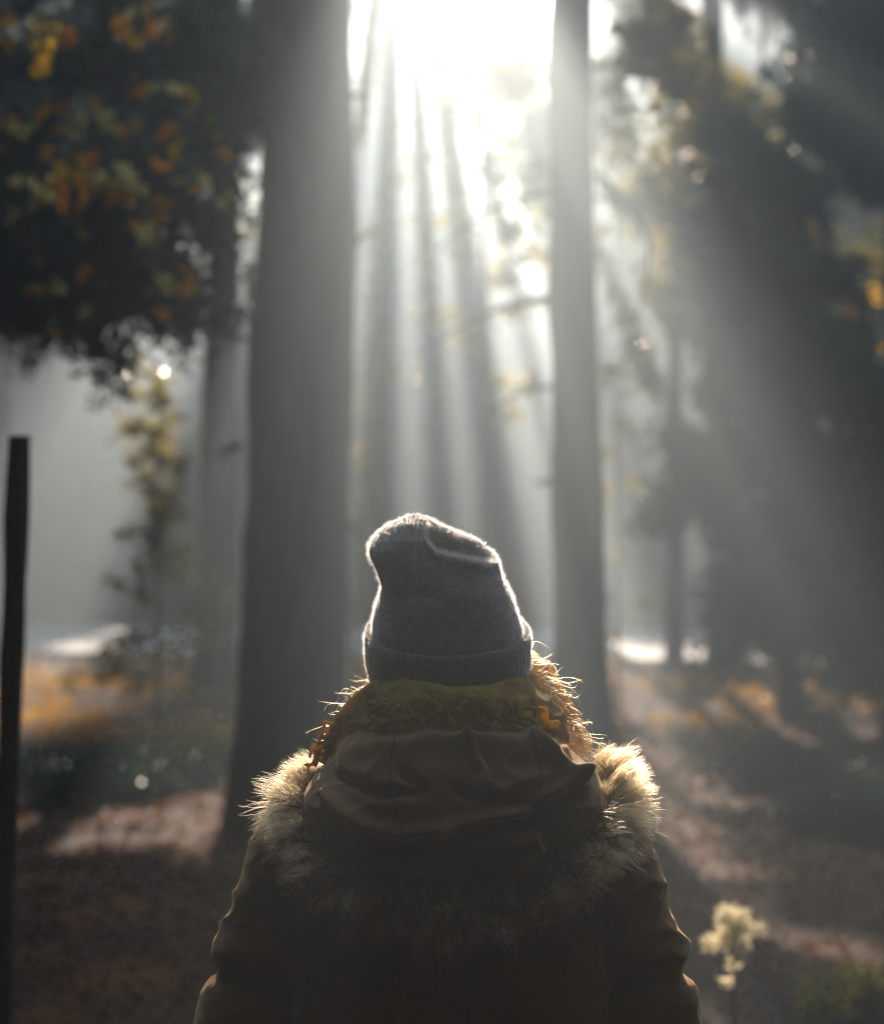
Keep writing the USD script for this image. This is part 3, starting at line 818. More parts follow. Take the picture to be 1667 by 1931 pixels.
def knit(name, ribs):
    return mat(name, {
        "u": ("uvmap", {"attribute": "st"}), "m": ("mapping", {"scale": (ribs, 0.0, 0.0)}), "w": ("wave_texture", {"wave_type": "bands", "bands_direction": "x", "profile": "sine", "scale": 0.31831, "distortion": 0.6, "detail": 1.0, "detail_scale": 1.0}),
        "t": ("texture_coordinate", {}), "ms": ("mapping", {"scale": (1, 1, 5.0)}), "n": ("noise_texture", {"scale": 95.0, "detail": 4.0, "roughness": 0.7}), "n2": ("noise_texture", {"scale": 10.0, "detail": 4.0}),
        "r": ("rgb_ramp", {"ramp": [(0.25, (0.044, 0.028, 0.013)), (0.5, (0.108, 0.070, 0.034)), (0.75, (0.21, 0.148, 0.080))]}),
        "rr": ("rgb_ramp", {"ramp": [(0.0, (0.40, 0.40, 0.40)), (0.6, (1.1, 1.1, 1.1))]}), "r2": ("rgb_ramp", {"ramp": [(0.3, (0.75, 0.75, 0.78)), (0.7, (1.2, 1.15, 1.1))]}),
        "x": ("mix_color", {"blend_type": "multiply", "fac": 0.75, "use_clamp": False}), "x2": ("mix_color", {"blend_type": "multiply", "fac": 1.0, "use_clamp": False}),
        "b": ("bump", {"strength": 0.8, "distance": 0.0012}), "b2": ("bump", {"strength": 0.4, "distance": 0.001}),
        "p": ("principled_bsdf", {"roughness": 0.95, "specular_ior_level": 0.1, "sheen_weight": 0.5, "sheen_roughness": 0.5})},
        [("u.UV", "m.vector"), ("m.vector", "w.vector"), ("t.object", "ms.vector"), ("ms.vector", "n.vector"), ("t.object", "n2.vector"), ("n.fac", "r.fac"), ("w.fac", "rr.fac"), ("n2.fac", "r2.fac"), ("r.color", "x.a"), ("rr.color", "x.b"),
         ("x.result", "x2.a"), ("r2.color", "x2.b"), ("x2.result", "p.base_color"), ("n.fac", "b2.height"), ("b2.normal", "b.normal"), ("w.fac", "b.height"), ("b.normal", "p.normal")])


M["knit"] = knit("wool_knit", 150.0)


def hair_mat(name, color, rough=0.3, var=0.35, tt=1.0, melanin=None):
    return mat(name, {"h": ("hair_info", {}), "v": ("map_range", {"from_min": 0.0, "from_max": 1.0, "to_min": 1.0 - var, "to_max": 1.0 + var}), "o": ("object_info", {}),
                      "c": ("color", {"value": color}), "k": ("hsv", {}), "p": ("principled_hair_bsdf", {"model": "Chiang", "parametrization": "Direct coloring", "roughness": rough, "radial_roughness": 0.35, "random_roughness": 0.2})},
               [("h.index", "v.value"), ("v.result", "k.value"), ("c.color", "k.color"), ("k.color", "p.color")], "p.BSDF")


M["hair"] = hair_mat("auburn_hair", (0.62, 0.255, 0.055))
M["fur"] = hair_mat("fur_hair", (0.38, 0.215, 0.08), 0.4, 0.6)
M["fur_dark"] = hair_mat("fur_dark_hair", (0.22, 0.125, 0.05), 0.4, 0.5)
M["fuzz"] = hair_mat("wool_fuzz", (0.52, 0.45, 0.37), 0.5, 0.3)
M["fur_base"] = cloth("fur_backing", (0.03, 0.02, 0.012), (0.06, 0.04, 0.025), 60.0)

person = thing("person", "person seen from behind in knitted hat, mustard scarf and fur trimmed parka", "person", HOME)


# --- body
def body_sdf(X, Y, Z):
    d = ball(X, Y, Z, (0, 0.018, 1.545), (0.076, 0.092, 0.088))
    d = smin(d, ball(X, Y, Z, (0, 0.062, 1.49), (0.052, 0.055, 0.055)), 0.03)
    d = smin(d, cone(X, Y, Z, (0, 0.108, 1.548), 0.006, (0, 0.128, 1.515), 0.010), 0.012)
    for s in (-1, 1):
        d = np.maximum(d, -ball(X, Y, Z, (s * 0.033, 0.118, 1.552), (0.018, 0.016, 0.012)))
        d = smin(d, ball(X, Y, Z, (s * 0.078, 0.012, 1.535), (0.008, 0.018, 0.031)), 0.008)
    d = smin(d, ball(X, Y, Z, (0, 0.112, 1.478), (0.024, 0.012, 0.006)), 0.006)
    d = smin(d, cone(X, Y, Z, (0, -0.005, 1.40), 0.056, (0, 0.01, 1.50), 0.054), 0.03)
    d = smin(d, cone(X, Y, Z, (-0.13, 0, 1.33), 0.05, (0.13, 0, 1.33), 0.05), 0.05)
    d = smin(d, ball(X, Y, Z, (0, 0, 1.15), (0.14, 0.095, 0.26)), 0.04)
    d = smin(d, ball(X, Y, Z, (0, 0, 0.93), (0.15, 0.11, 0.13)), 0.05)
    for s in (-1, 1):
        d = smin(d, cone(X, Y, Z, (s * 0.085, 0, 0.88), 0.078, (s * 0.09, 0.01, 0.48), 0.05), 0.03)
        d = smin(d, cone(X, Y, Z, (s * 0.09, 0.01, 0.48), 0.05, (s * 0.095, -0.01, 0.10), 0.035), 0.02)
        d = smin(d, cone(X, Y, Z, (s * 0.095, -0.02, 0.07), 0.035, (s * 0.10, 0.12, 0.05), 0.03), 0.02)
        d = smin(d, cone(X, Y, Z, (s * 0.15, 0, 1.32), 0.045, (s * 0.225, -0.01, 1.12), 0.038), 0.03)
        d = smin(d, cone(X, Y, Z, (s * 0.225, -0.01, 1.12), 0.038, (s * 0.20, 0.115, 0.965), 0.026), 0.015)
        w = np.array([s * 0.20, 0.115, 0.965])
        d = smin(d, cone(X, Y, Z, w, 0.024, w + [-s * 0.035, 0.035, -0.055], 0.022), 0.012)
    return d


obj("body", solid(body_sdf, (-0.30, -0.16, 0.0), (0.30, 0.20, 1.70), 0.008, 5), M["skin"], person, smooth=True)
for s in (-1, 1):
    e = trimesh.creation.icosphere(3, 0.0115)
    e.apply_translation([s * 0.033, 0.104, 1.552])
    obj("eye", e, M["eye"], person, smooth=True)


# --- trousers and boots (below the picture)
def trouser_sdf(X, Y, Z):
    d = ball(X, Y, Z, (0, 0, 0.93), (0.165, 0.125, 0.14))
    for s in (-1, 1):
        d = smin(d, cone(X, Y, Z, (s * 0.085, 0, 0.88), 0.09, (s * 0.09, 0.01, 0.48), 0.065), 0.03)
        d = smin(d, cone(X, Y, Z, (s * 0.09, 0.01, 0.48), 0.065, (s * 0.095, -0.01, 0.16), 0.052), 0.02)
    return d


obj("trousers", solid(trouser_sdf, (-0.22, -0.18, 0.08), (0.22, 0.18, 1.10), 0.009, 5, lambda p: 0.006 * (ridged(p * [9, 9, 16], 3) - 0.4)), M["trouser"], person, smooth=True)
for s in (-1, 1):
    def boot_sdf(X, Y, Z):
        d = cone(X, Y, Z, (s * 0.095, -0.015, 0.30), 0.064, (s * 0.095, -0.02, 0.07), 0.05)
        d = smin(d, cone(X, Y, Z, (s * 0.095, -0.03, 0.045), 0.042, (s * 0.105, 0.15, 0.035), 0.043), 0.04)
        return np.maximum(d, -(Z - 0.006))
    obj("boot", solid(boot_sdf, (s * 0.1 - 0.09, -0.12, -0.01), (s * 0.1 + 0.09, 0.22, 0.38), 0.007, 4), M["boot"], person, smooth=True)

# --- coat
TZ = [0.76, 0.95, 1.06, 1.18, 1.28, 1.34, 1.385, 1.43]
TRX = [0.235, 0.212, 0.203, 0.206, 0.205, 0.178, 0.125, 0.085]
TRY = [0.185, 0.165, 0.155, 0.155, 0.150, 0.130, 0.105, 0.090]


def torso_sdf(X, Y, Z):
    rx, ry = np.interp(Z, TZ, TRX), np.interp(Z, TZ, TRY)
    q = (np.abs(X / rx) ** 2.3 + np.abs((Y - 0.0) / ry) ** 2.3) ** (1 / 2.3)
    d = (q - 1) * np.minimum(rx, ry) * 0.85
    return np.maximum(np.maximum(d, Z - 1.43), 0.76 - Z)


def torso_folds(p):
    side = np.abs(p[:, 0]) / 0.2
    a = 0.010 * (ridged(p * [5, 5, 9] + [3, 0, 0.6] * p[:, [0]], 8) - 0.35) * (0.25 + 0.75 * side)
    b = 0.004 * (ridged(p * [7, 7, 22], 12) - 0.35)
    drape = 0.006 * np.sin(p[:, 0] * 34 + 3 * meshkit.noise(p * 6, 2)) * np.clip((1.15 - p[:, 2]) / 0.3, 0, 1)
    return a + b + drape


coat = obj("coat", solid(torso_sdf, (-0.27, -0.23, 0.73), (0.27, 0.23, 1.46), 0.0075, 8, torso_folds, True), M["coat"], person, smooth=True)

ARMS = {-1: [((-0.158, -0.005, 1.305), 0.078), ((-0.246, -0.018, 1.075), 0.066), ((-0.222, 0.095, 0.945), 0.058), ((-0.160, 0.155, 0.915), 0.050)],
        1: [((0.158, -0.005, 1.305), 0.080), ((0.236, -0.018, 1.085), 0.066), ((0.222, 0.095, 0.945), 0.058), ((0.160, 0.155, 0.915), 0.050)]}
for s, chain in ARMS.items():
    def sleeve_sdf(X, Y, Z):
        d = None
        for (a, ra), (b, rb) in zip(chain, chain[1:]):
            c = cone(X, Y, Z, a, ra, b, rb)
            d = c if d is None else smin(d, c, 0.02)
        return d

    def sleeve_folds(p):
        side = p * [1, 1, 1]
        along = p[:, 2] + s * 0.55 * p[:, 0] * 0.0
        q = np.stack([side[:, 0] * 4, side[:, 1] * 6, (along - 0.5 * s * side[:, 0] + 0.35 * side[:, 1]) * 15], 1)
        f = 0.009 * (ridged(q, 20 + s, 2) - 0.35)
        elbow = np.exp(-((p[:, 2] - 1.135) / 0.012) ** 2) * -0.012 + np.exp(-((p[:, 2] - 1.165) / 0.025) ** 2) * 0.008
        return f * (0.5 + 0.6 * meshkit.noise(p * 9, 4)) + elbow + 0.0025 * (ridged(p * [22, 22, 34], 31, 2) - 0.4)
    x0, x1 = sorted((s * 0.05, s * 0.33))
    obj("sleeve", solid(sleeve_sdf, (x0, -0.13, 0.82), (x1, 0.24, 1.41), 0.0065, 6, sleeve_folds, True), M["coat"], coat, smooth=True)


def back_y(x, z):
    y = np.linspace(-0.23, 0.0, 400)
    d = torso_sdf(np.full(400, float(x)), y, np.full(400, float(z)))
    return y[np.argmax(d < 0)]


zz = np.linspace(0.80, 1.24, 60)
obj("back_seam", tube(np.stack([np.full(60, P(880, 1850, -0.15)[0]), [back_y(0.02, z) - 0.001 for z in zz], zz], 1), 0.0022, 6), M["coat_seam"], coat, smooth=True)
for s in (-1, 1):
    xx = s * np.linspace(0.168, 0.196, 60)
    yy = [back_y(x, z) - 0.0005 for x, z in zip(xx, np.linspace(1.28, 0.85, 60))]
    obj("side_seam", tube(np.stack([xx, yy, np.linspace(1.28, 0.85, 60)], 1), 0.0018, 6), M["coat_seam"], coat, smooth=True)

# --- hood folded down on the back
HC = np.array([0.0035, -0.092, 1.342])
FOLDS = [  # lines in the picture, height of the ridge (negative: a valley), width
    ([(640, 1420), (720, 1405), (850, 1400), (980, 1410), (1060, 1430)], 0.006, 0.012),
    ([(620, 1500), (690, 1545), (760, 1560), (860, 1545), (980, 1520), (1090, 1465)], 0.012, 0.010),
    ([(630, 1460), (720, 1490), (800, 1480), (760, 1450)], -0.010, 0.009),
    ([(700, 1590), (770, 1600), (850, 1580), (930, 1545), (1000, 1540)], -0.012, 0.008),
    ([(840, 1560), (920, 1575), (1000, 1565), (1010, 1590), (960, 1610), (900, 1605)], 0.011, 0.008),
    ([(1095, 1500), (1000, 1510), (900, 1500), (860, 1480)], -0.009, 0.009),
    ([(880, 1400), (910, 1450), (900, 1500)], 0.007, 0.008),
    ([(1000, 1400), (1040, 1440), (1090, 1480)], 0.010, 0.009),
    ([(740, 1620), (830, 1630), (920, 1635), (1000, 1615)], 0.009, 0.010)]


def line_dist(x, z, pts):
    best = np.full(x.shape, 9.0)
    for a, b in zip(pts[:-1], pts[1:]):
        ab = b - a
        t = np.clip(((x - a[0]) * ab[0] + (z - a[1]) * ab[1]) / (ab @ ab), 0, 1)
        best = np.minimum(best, np.hypot(x - a[0] - t * ab[0], z - a[1] - t * ab[1]))
    return best


FOLDS = [(np.array([P(x, y, -0.17)[[0, 2]] for x, y in line]), hgt, w) for line, hgt, w in FOLDS]


def hood_sdf(X, Y, Z):
    zz = (Z - HC[2])
    r = 0.176 * np.where(zz > 0, 1 - 1.2 * zz, 1 + 0.35 * zz)
    q = (np.abs((X - HC[0]) / r) ** 2.5 + np.abs((Y - HC[1]) / 0.128) ** 2.2 + np.abs(zz / np.where(zz > 0, 0.102, 0.100)) ** 2.3) ** (1 / 2.35)
    d = (q - 1) * 0.10
    return np.maximum(d, -ball(X, Y, Z, (0.0, -0.02, 1.475), (0.115, 0.115, 0.06)))


def hood_folds(p):
    out = 0.010 * (ridged(p * [8, 6, 15], 51, 2) - 0.35) + 0.004 * (ridged(p * [26, 20, 30], 52, 2) - 0.4)
    back = np.clip((-0.03 - p[:, 1]) / 0.08, 0, 1)
    for line, hgt, w in FOLDS:
        out = out + back * 1.4 * hgt * np.exp(-(line_dist(p[:, 0], p[:, 2], line) / (0.75 * w)) ** 2)
    return out


from scipy.interpolate import CubicSpline  # noqa: E402
hood_shape = solid(hood_sdf, (-0.24, -0.26, 1.20), (0.24, 0.09, 1.48), 0.0055, 5, hood_folds, True)
hood = obj("hood", hood_shape, M["coat"], coat, smooth=True)

hood_v, hood_f = hood_shape
hood_ray = trimesh.ray.ray_triangle.RayMeshIntersector(trimesh.Trimesh(hood_v, hood_f, process=False))
for seam_line in ([(752, 1362), (742, 1400), (736, 1450), (742, 1510), (760, 1570)], [(1000, 1368), (1014, 1410), (1020, 1460), (1010, 1520), (985, 1580)]):
    sq_ = CubicSpline(np.arange(5), np.array(seam_line, float))(np.linspace(0, 4, 26))
    ends = np.array([P(x, y, 0.0) for x, y in sq_])
    start = EYE - HOME
    hits, ri, _ = hood_ray.intersects_location(np.tile(start, (26, 1)), unit(ends - start), multiple_hits=False)
    hits = hits[np.argsort(ri)]
    if len(hits) > 6:
        obj("hood_seam", tube(hits, 0.0016, 6), M["coat_seam"], hood, smooth=True)

# --- fur along the hood's edge
FUR = [(606, 1482, 0.045), (580, 1484, 0.0), (562, 1520, -0.055), (578, 1570, -0.105), (622, 1625, -0.155), (705, 1672, -0.185), (800, 1703, -0.203), (880, 1708, -0.208), (975, 1685, -0.198), (1065, 1637, -0.175), (1130, 1575, -0.125), (1160, 1515, -0.065), (1158, 1470, -0.01), (1130, 1455, 0.04)]
fp = np.array([P(x, y, yl) for x, y, yl in FUR])
q = np.linspace(0, len(fp) - 1, 90)
from scipy.interpolate import CubicSpline  # noqa: E402
fpath = CubicSpline(np.arange(len(fp)), fp)(q)
trim = obj("fur_trim", tube(fpath, 0.021, 12), M["fur_base"], coat, smooth=True)


def fur_strands(n, length, seed, clumps, droop=0.35):
    r = np.random.default_rng(seed)
    tang = unit(np.gradient(fpath, axis=0))
    hub = HC + [0, 0.06, 0.0]

    def root(n):
        k = r.uniform(0, len(fpath) - 1.001, n)
        i = k.astype(int)
        w = (k - i)[:, None]
        c, t = fpath[i] * (1 - w) + fpath[i + 1] * w, tang[i]
        a = unit(np.cross(t, np.array([0, 1.0, 0.01])))
        b = np.cross(t, a)
        ang = r.uniform(0, 2 * np.pi, n)[:, None]
        nn = a * np.cos(ang) + b * np.sin(ang)
        return k, c + nn * 0.020, nn, t
    gk, gp, gn, gt = root(clumps)
    away = unit(gp - hub)
    sway = (meshkit.fbm(gp * 25, 2, seed)[:, None] - 0.5) * 2.2
    gdir = unit(gn * 0.75 + away * 0.75 + gt * sway + r.normal(size=gp.shape) * 0.33 + [0, 0, -0.10])
    glen = length * r.uniform(0.65, 1.3, clumps) * np.where((gk < 12) | (gk > 77), 0.75, 1.05)
    from scipy.spatial import cKDTree
    k, p, nn, t = root(n)
    own = cKDTree(gp).query(p)[1]
    d = unit(gdir[own] + 0.28 * r.normal(size=p.shape))
    L = (glen[own] * r.uniform(0.6, 1.15, n))[:, None]
    tip = p + d * L
    gtip = gp[own] + gdir[own] * glen[own][:, None]
    tip = tip * 0.45 + gtip * 0.55 + r.normal(size=p.shape) * 0.0025
    s = np.linspace(0, 1, 6)[None, :, None]
    bend = unit(np.cross(d, r.normal(size=p.shape))) * L * 0.10
    st = p[:, None] * (1 - s) + tip[:, None] * s + bend[:, None] * (4 * s * (1 - s))
    st[:, :, 2] -= (droop * L * s[:, :, 0] ** 2) * 0.35
    return st


wid = np.array([0.00050, 0.00052, 0.00048, 0.00038, 0.00022, 0.00007])
tag(curves("under_fur", fur_strands(12000, 0.028, 71, 1300), wid, M["fur_dark"], trim), kind="stuff")
tag(curves("guard_hair", fur_strands(9500, 0.040, 72, 520), wid * 1.5, M["fur"], trim), kind="stuff")

# --- scarf
rows = [(1.478, 0.070, 0.100), (1.489, 0.088, 0.118), (1.484, 0.098, 0.128), (1.468, 0.114, 0.138), (1.450, 0.132, 0.143), (1.430, 0.142, 0.145), (1.408, 0.142, 0.140), (1.385, 0.125, 0.120)]
na = 220
ang = np.linspace(0, 2 * np.pi, na, endpoint=False)
qz = np.linspace(0, len(rows) - 1, 56)
zr = CubicSpline(np.arange(len(rows)), np.array(rows))(qz)
sv = []
for z, a, b in zr:
    x, y = a * np.cos(ang), b * np.sin(ang) - 0.002
    k = 0.006 * (ridged(np.stack([np.cos(ang) * 2, np.sin(ang) * 3, np.full(na, z * 40)], 1), 61, 2) - 0.35)
    sv.append(np.stack([x + k * np.cos(ang), y + k * np.sin(ang), z + 0.004 * np.cos(ang * 3 + 1) + 0.4 * k], 1))
sv = np.array(sv)
i, j = np.meshgrid(np.arange(len(zr) - 1), np.arange(na), indexing="ij")
sq = np.stack([i * na + j, i * na + (j + 1) % na, (i + 1) * na + (j + 1) % na, (i + 1) * na + j], -1).reshape(-1, 4)
scarf = obj("scarf", (sv.reshape(-1, 3), sq[:, ::-1]), M["scarf"], person, smooth=True)


def tassel(p, d, length, r, rng, curl=0.006):
    n = 12
    s = np.linspace(0, 1, n)
    side = unit(np.cross(d, [0.1, 1, 0.2]))
    ph, fr_ = rng.uniform(0, 6.28), rng.uniform(6, 12)
    ln = p + d * (s[:, None] * length) + side * (np.sin(s * fr_ + ph) - math.sin(ph))[:, None] * curl + np.array([0, -1, 0]) * (np.sin(s * fr_ * 0.8 + ph + 1) - math.sin(ph + 1))[:, None] * curl * 0.45
    ln[:, 2] -= 0.35 * length * s ** 2 * 0.3
    tw = r * (1 + 0.22 * np.sin(s * 40 + ph))
    tw[-1] *= 0.6
    return tube(ln, tw, 7)


for k in range(34):
    px = 690 + 318 * (k + rp.uniform(-0.4, 0.4)) / 33
    py = 1330 - 14 * math.sin((px - 680) / 346 * math.pi) + rp.normal() * 6
    x = P(px, py, -0.145)[0]
    yl = -0.146 * math.sqrt(max(0.05, 1 - (x / 0.150) ** 2)) - 0.006
    p = P(px, py, yl)
    d = unit(np.array([rp.normal() * 0.55 + 0.25 * np.sign(x), -0.10, -0.75 + 0.3 * rp.normal()]))
    obj("tassel", tassel(p, d, rp.uniform(0.030, 0.050), rp.uniform(0.0022, 0.0032), rp, 0.0050), M["scarf"], scarf, smooth=True)
end = np.array([P(715, 1302, -0.075), P(682, 1322, -0.065), P(650, 1352, -0.055), P(630, 1386, -0.045), P(616, 1424, -0.035)])
eq = CubicSpline(np.arange(5), end)(np.linspace(0, 4, 24))
ev, ef = tube(eq, np.interp(np.linspace(0, 1, 24), [0, 0.3, 1], [0.014, 0.012, 0.005]), 10)
obj("scarf_end", (ev + (meshkit.noise(ev * 160, 3)[:, None] - 0.5) * 0.004, ef), M["scarf"], scarf, smooth=True)
for k in range(34):
    p = eq[rp.integers(2, 23)] + rp.normal(size=3) * 0.004
    d = unit(np.array([-0.75 + 0.35 * rp.normal(), rp.normal() * 0.3, -0.65 + 0.35 * rp.normal()]))
    obj("tassel", tassel(p, d, rp.uniform(0.016, 0.034), rp.uniform(0.0016, 0.0026), rp, 0.004), M["scarf"], scarf, smooth=True)

# --- knitted hat
LEFT = [(971, 779), (976, 762), (981, 753), (987, 738), (993, 726), (1003, 713), (1013, 705), (1025, 698), (1036, 694), (1049, 698), (1060, 703), (1069, 708), (1082, 713), (1092, 716), (1105, 721), (1120, 716), (1138, 709), (1160, 704), (1180, 702), (1200, 702), (1240, 703), (1285, 712)]
RIGHT = [(971, 786), (976, 806), (983, 818), (990, 832), (1001, 858), (1011, 888), (1020, 903), (1032, 919), (1046, 934), (1062, 942), (1082, 945), (1095, 951), (1105, 957), (1120, 964), (1141, 971), (1160, 977), (1180, 984), (1200, 987), (1240, 987), (1285, 978)]
HY = 0.012
rows_y = np.concatenate([np.linspace(971.4, 1000, 26), np.linspace(1001, 1290, 130)])
lx, rx_ = np.interp(rows_y, *np.array(LEFT).T), np.interp(rows_y, *np.array(RIGHT).T)
from scipy.ndimage import gaussian_filter1d  # noqa: E402
lx[30:], rx_[30:] = gaussian_filter1d(lx, 2.2)[30:], gaussian_filter1d(rx_, 2.2)[30:]
half_w = (rx_ - lx) / 2 * LENS * (HOME[1] + HY)
depth = np.minimum(np.interp(rows_y, [971, 990, 1020, 1060, 1110, 1180, 1290], [0.006, 0.040, 0.066, 0.084, 0.098, 0.110, 0.108]), half_w * 1.6 + 0.004)
tilt = np.interp(rows_y, [971, 1040, 1120, 1190, 1290], [0.0, 0.05, 0.18, 0.27, 0.27])
nh = 360
th = np.linspace(0, 2 * np.pi, nh, endpoint=False)
LIP = np.array([(796, 1004), (806, 1022), (822, 1038), (846, 1044), (880, 1049), (915, 1056), (944, 1058)], float)
SEAM = np.array([(792, 985), (787, 1015), (784, 1050), (783, 1085)], float)


def hat_rows(ys, lx, rx, dep, tlt, grow_=0.0, crease=True):
    out = []
    for y, l, r, b, t in zip(ys, lx, rx, dep, tlt):
        c = P((l + r) / 2, y, HY)
        a = (r - l) / 2 * LENS * (HOME[1] + HY) + grow_
        ct, sn = np.cos(th), np.sin(th)
        e = 0.92
        x, yy = np.sign(ct) * np.abs(ct) ** e * a, np.sign(sn) * np.abs(sn) ** e * (b + grow_)
        out.append(np.stack([c[0] + x, HY + yy, c[2] + t * yy], 1))
    return np.array(out)


hv = hat_rows(rows_y, lx, rx_, depth, tilt)
near = hv[:, :, 1] < HY
# picture position of each point on the near side, for the fold in the top
U = 833.5 + (hv[:, :, 0] + HOME[0]) / (hv[:, :, 1] + HOME[1]) / LENS
V = rows_y[:, None] + 0 * U
lip_y = np.interp(U, LIP[:, 0], LIP[:, 1])
below = V - lip_y                                    # negative above the lip
inr = np.clip((U - 797) / 14, 0, 1) * np.clip((948 - U) / 10, 0, 1)
hollow = inr * np.clip(-below / 9, 0, 1) * near
proud = inr * np.exp(-((below - 5) / 7.0) ** 2) * near
hv[:, :, 1] += hollow * np.minimum(0.022, (HY - hv[:, :, 1]) * 0.32) - proud * 0.004
seam_x = np.interp(V, SEAM[:, 1], SEAM[:, 0])
seam = np.exp(-((U - seam_x) / 3.5) ** 2) * ((V > 982) & (V < 1090)) * near
hv[:, :, 1] += seam * 0.004
flat = hv.reshape(-1, 3)
dent = 0.010 * (meshkit.fbm(flat * [16, 10, 22], 3, 91) - 0.5) * np.clip((1180 - V.ravel()) / 80, 0, 1)
puff = -0.010 * np.exp(-(((U - 740) / 40) ** 2 + ((V - 1045) / 35) ** 2)) * near
tuck = 0.012 * np.exp(-((V - (1098 + 0.05 * (U - 730))) / 9) ** 2) * np.clip((860 - U) / 120, 0, 1) * near
hv = (flat + np.stack([0 * dent, dent * 0.9, 0.3 * dent], 1)).reshape(hv.shape)
hv[:, :, 1] += puff + tuck


def ring_mesh(rows_):
    n, m = rows_.shape[:2]
    v = np.concatenate([rows_, rows_[:, :1]], 1).reshape(-1, 3)
    i, j = np.meshgrid(np.arange(n - 1), np.arange(m), indexing="ij")
    w = m + 1
    qd = np.stack([i * w + j, i * w + j + 1, (i + 1) * w + j + 1, (i + 1) * w + j], -1).reshape(-1, 4)
    uv = np.stack(np.meshgrid(np.linspace(0, 1, n), np.linspace(0, 1, m + 1), indexing="ij")[::-1], -1).reshape(-1, 2)
    return (v, qd[:, ::-1]), uv


hm, huv = ring_mesh(hv)
beanie = obj("beanie", hm, M["knit"], person, smooth=True, uv=huv)
# the turned-up cuff
cy = np.array([1197, 1190.5, 1186.5, 1185, 1186, 1190, 1197, 1210, 1225, 1240, 1255, 1268, 1279, 1287, 1292, 1293, 1291, 1286])
cg = np.array([-0.001, 0.001, 0.003, 0.0055, 0.008, 0.0095, 0.0102, 0.0102, 0.0100, 0.0100, 0.0098, 0.0092, 0.0080, 0.0060, 0.003, 0.000, -0.004, -0.007])
cl, cr = np.interp(cy, *np.array(LEFT).T), np.interp(cy, *np.array(RIGHT).T)
qq = np.linspace(0, len(cy) - 1, 70)
CS = CubicSpline(np.arange(len(cy)), np.stack([cy, cg, cl, cr], 1))(qq)
cuff_rows = []
for y, g, l, r in CS:
    roll = 0.010 * (l - 840)
    cuff_rows.append(hat_rows([y], [l], [r], [0.1085], [0.27], g - 0.001)[0])
cuff_rows = np.array(cuff_rows)
wob = (meshkit.fbm(cuff_rows.reshape(-1, 3) * 20, 2, 95) - 0.5).reshape(cuff_rows.shape[:2])
cuff_rows[:, :, 2] += 0.004 * wob
cm, cuv = ring_mesh(cuff_rows)
cuff = obj("cuff", cm, M["knit"], beanie, smooth=True, uv=cuv)


def fuzz(mesh, n, length, seed, zmin=None):
    r = np.random.default_rng(seed)
    v, qd = mesh
    m = trimesh.Trimesh(v, np.vstack([qd[:, [0, 1, 2]], qd[:, [0, 2, 3]]]), process=False)
    p, fi = trimesh.sample.sample_surface(m, n, seed=seed)
    nrm = m.face_normals[fi]
    d = unit(nrm + 0.7 * r.normal(size=p.shape))
    L = (length * r.uniform(0.4, 1.6, n))[:, None]
    s = np.linspace(0, 1, 4)[None, :, None]
    bend = unit(np.cross(d, r.normal(size=p.shape))) * L * 0.5
    return p[:, None] - nrm[:, None] * 0.0005 + d[:, None] * L[:, None] * s + bend[:, None] * s ** 2


fw = np.array([0.00016, 0.00014, 0.00012, 0.00006])
tag(curves("fuzz", fuzz(hm, 17000, 0.0038, 5), fw, M["fuzz"], beanie), kind="stuff")
tag(curves("fuzz", fuzz(cm, 12000, 0.0032, 6), fw, M["fuzz"], cuff), kind="stuff")

# --- hair falling from under the hat
def lock(n, path, spread0, spread1, seed, wave=0.006, k=14):
    """n strands round a path given as (px, py, y)."""
    r = np.random.default_rng(seed)
    pts = np.array([P(*p) for p in path])
    s = np.linspace(0, 1, k)
    ln = CubicSpline(np.linspace(0, 1, len(pts)), pts)(s)
    off = r.normal(size=(n, 1, 3)) * (spread0 + (spread1 - spread0) * s[None, :, None])
    ph = r.uniform(0, 6.28, (n, 1, 3))
    fq = r.uniform(4, 9, (n, 1, 1))
    w = np.sin(s[None, :, None] * fq + ph) * wave * s[None, :, None] * r.uniform(0.3, 1.3, (n, 1, 1))
    return ln[None] + off + w


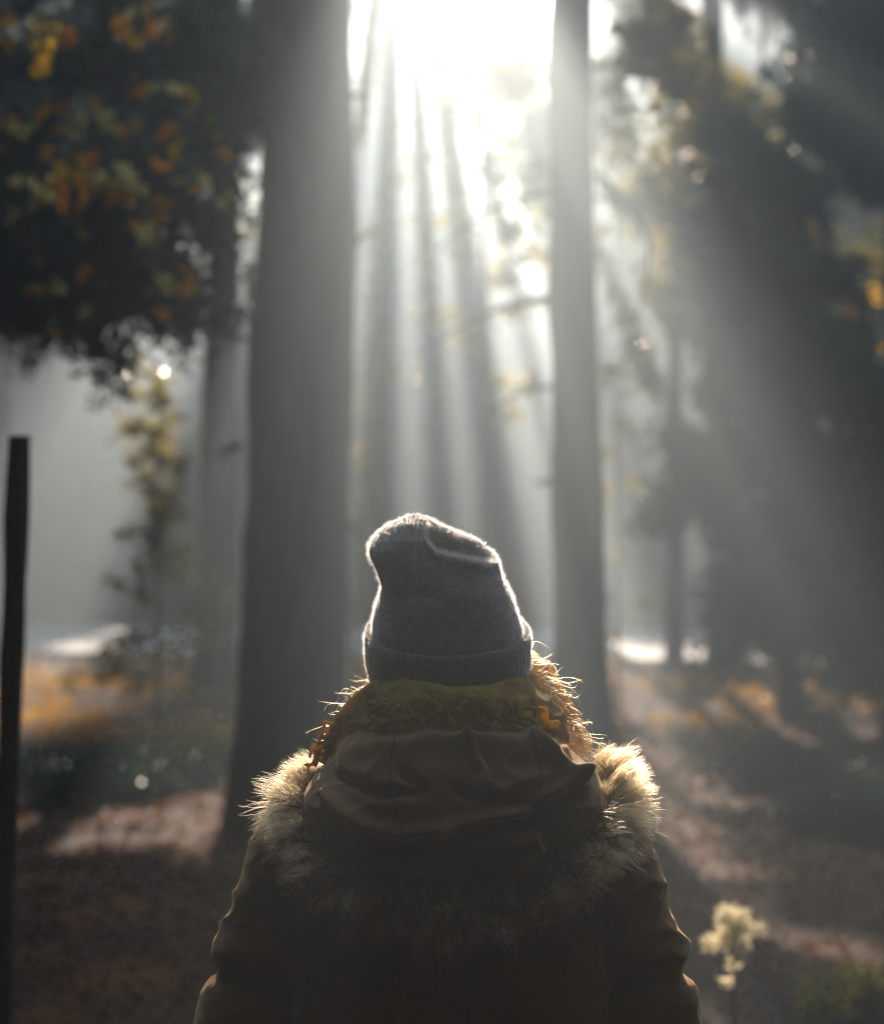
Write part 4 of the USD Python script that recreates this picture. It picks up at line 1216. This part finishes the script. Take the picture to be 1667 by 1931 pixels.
locks = []
for k in range(26):
    t, w = rp.uniform(0, 1), rp.normal(size=(6, 2)) * [7, 6]
    path = [(945 + 18 * t, 1245, 0.01 + 0.06 * t), (984 + 28 * t, 1266 - 14 * t, 0.02 + 0.06 * t), (1014 + 40 * t, 1312 - 14 * t, 0.03 + 0.07 * t), (1040 + 44 * t, 1366, 0.05 + 0.06 * t), (1056 + 40 * t, 1430, 0.08 + 0.05 * t), (1052 + 20 * t, 1540, 0.16)]
    locks.append(lock(60, [(x + a, y + b, z) for (x, y, z), (a, b) in zip(path, w)], 0.0025, 0.0055, 100 + k, 0.005))
for k in range(8):
    t, w = rp.uniform(0, 1), rp.normal(size=(6, 2)) * [5, 5]
    path = [(745 - 18 * t, 1250, 0.02 + 0.05 * t), (716 - 14 * t, 1285, 0.03 + 0.05 * t), (700 - 22 * t, 1315, 0.06 + 0.05 * t), (694 - 24 * t, 1350, 0.09 + 0.04 * t), (694 - 20 * t, 1410, 0.12 + 0.04 * t), (700, 1540, 0.16)]
    locks.append(lock(40, [(x + a, y + b, z) for (x, y, z), (a, b) in zip(path, w)], 0.0025, 0.0050, 130 + k, 0.005))
hw = np.full(14, 0.00030)
hw[-3:] = [0.00024, 0.00018, 0.0001]
hair = curves("hair", np.vstack(locks), hw, M["hair"], person)
# loose strands that catch the light
fly = []
for k in range(420):
    right = rp.random() < 0.72
    if right:
        t = rp.uniform(0, 1)
        a = np.array([992 + 92 * t, 1228 + 190 * t + rp.normal() * 8])
        o = np.array([rp.uniform(8, 45) + 70 * rp.random() ** 3, rp.uniform(-35, 55)])
    else:
        t = rp.uniform(0, 1)
        a = np.array([705 - 60 * t, 1275 + 120 * t])
        o = np.array([-rp.uniform(10, 65), rp.uniform(-35, 40)])
    y = rp.uniform(0.02, 0.10)
    sg = 1 if right else -1
    o = np.array([sg * (rp.uniform(4, 34) + 60 * rp.random() ** 4), rp.uniform(-8, 75)])
    p0, p2 = P(*a, y), P(*(a + o), y - 0.02 + rp.normal() * 0.02)
    p1 = P(*(a + o * [0.75, 0.2] + rp.normal(size=2) * [8, 10]), y)
    s = np.linspace(0, 1, 14)[:, None]
    ln = (1 - s) ** 2 * p0 + 2 * s * (1 - s) * p1 + s * s * p2
    ln = ln + np.sin(s * rp.uniform(3, 8) + rp.uniform(0, 6)) * rp.normal(size=3) * 0.0055 * s
    fly.append(ln)
fly_w = np.full(14, 0.00034)
fly_w[-4:] = [0.0003, 0.00026, 0.0002, 0.0001]
tag(curves("loose_strands", np.array(fly), fly_w, M["hair"], hair), kind="stuff")
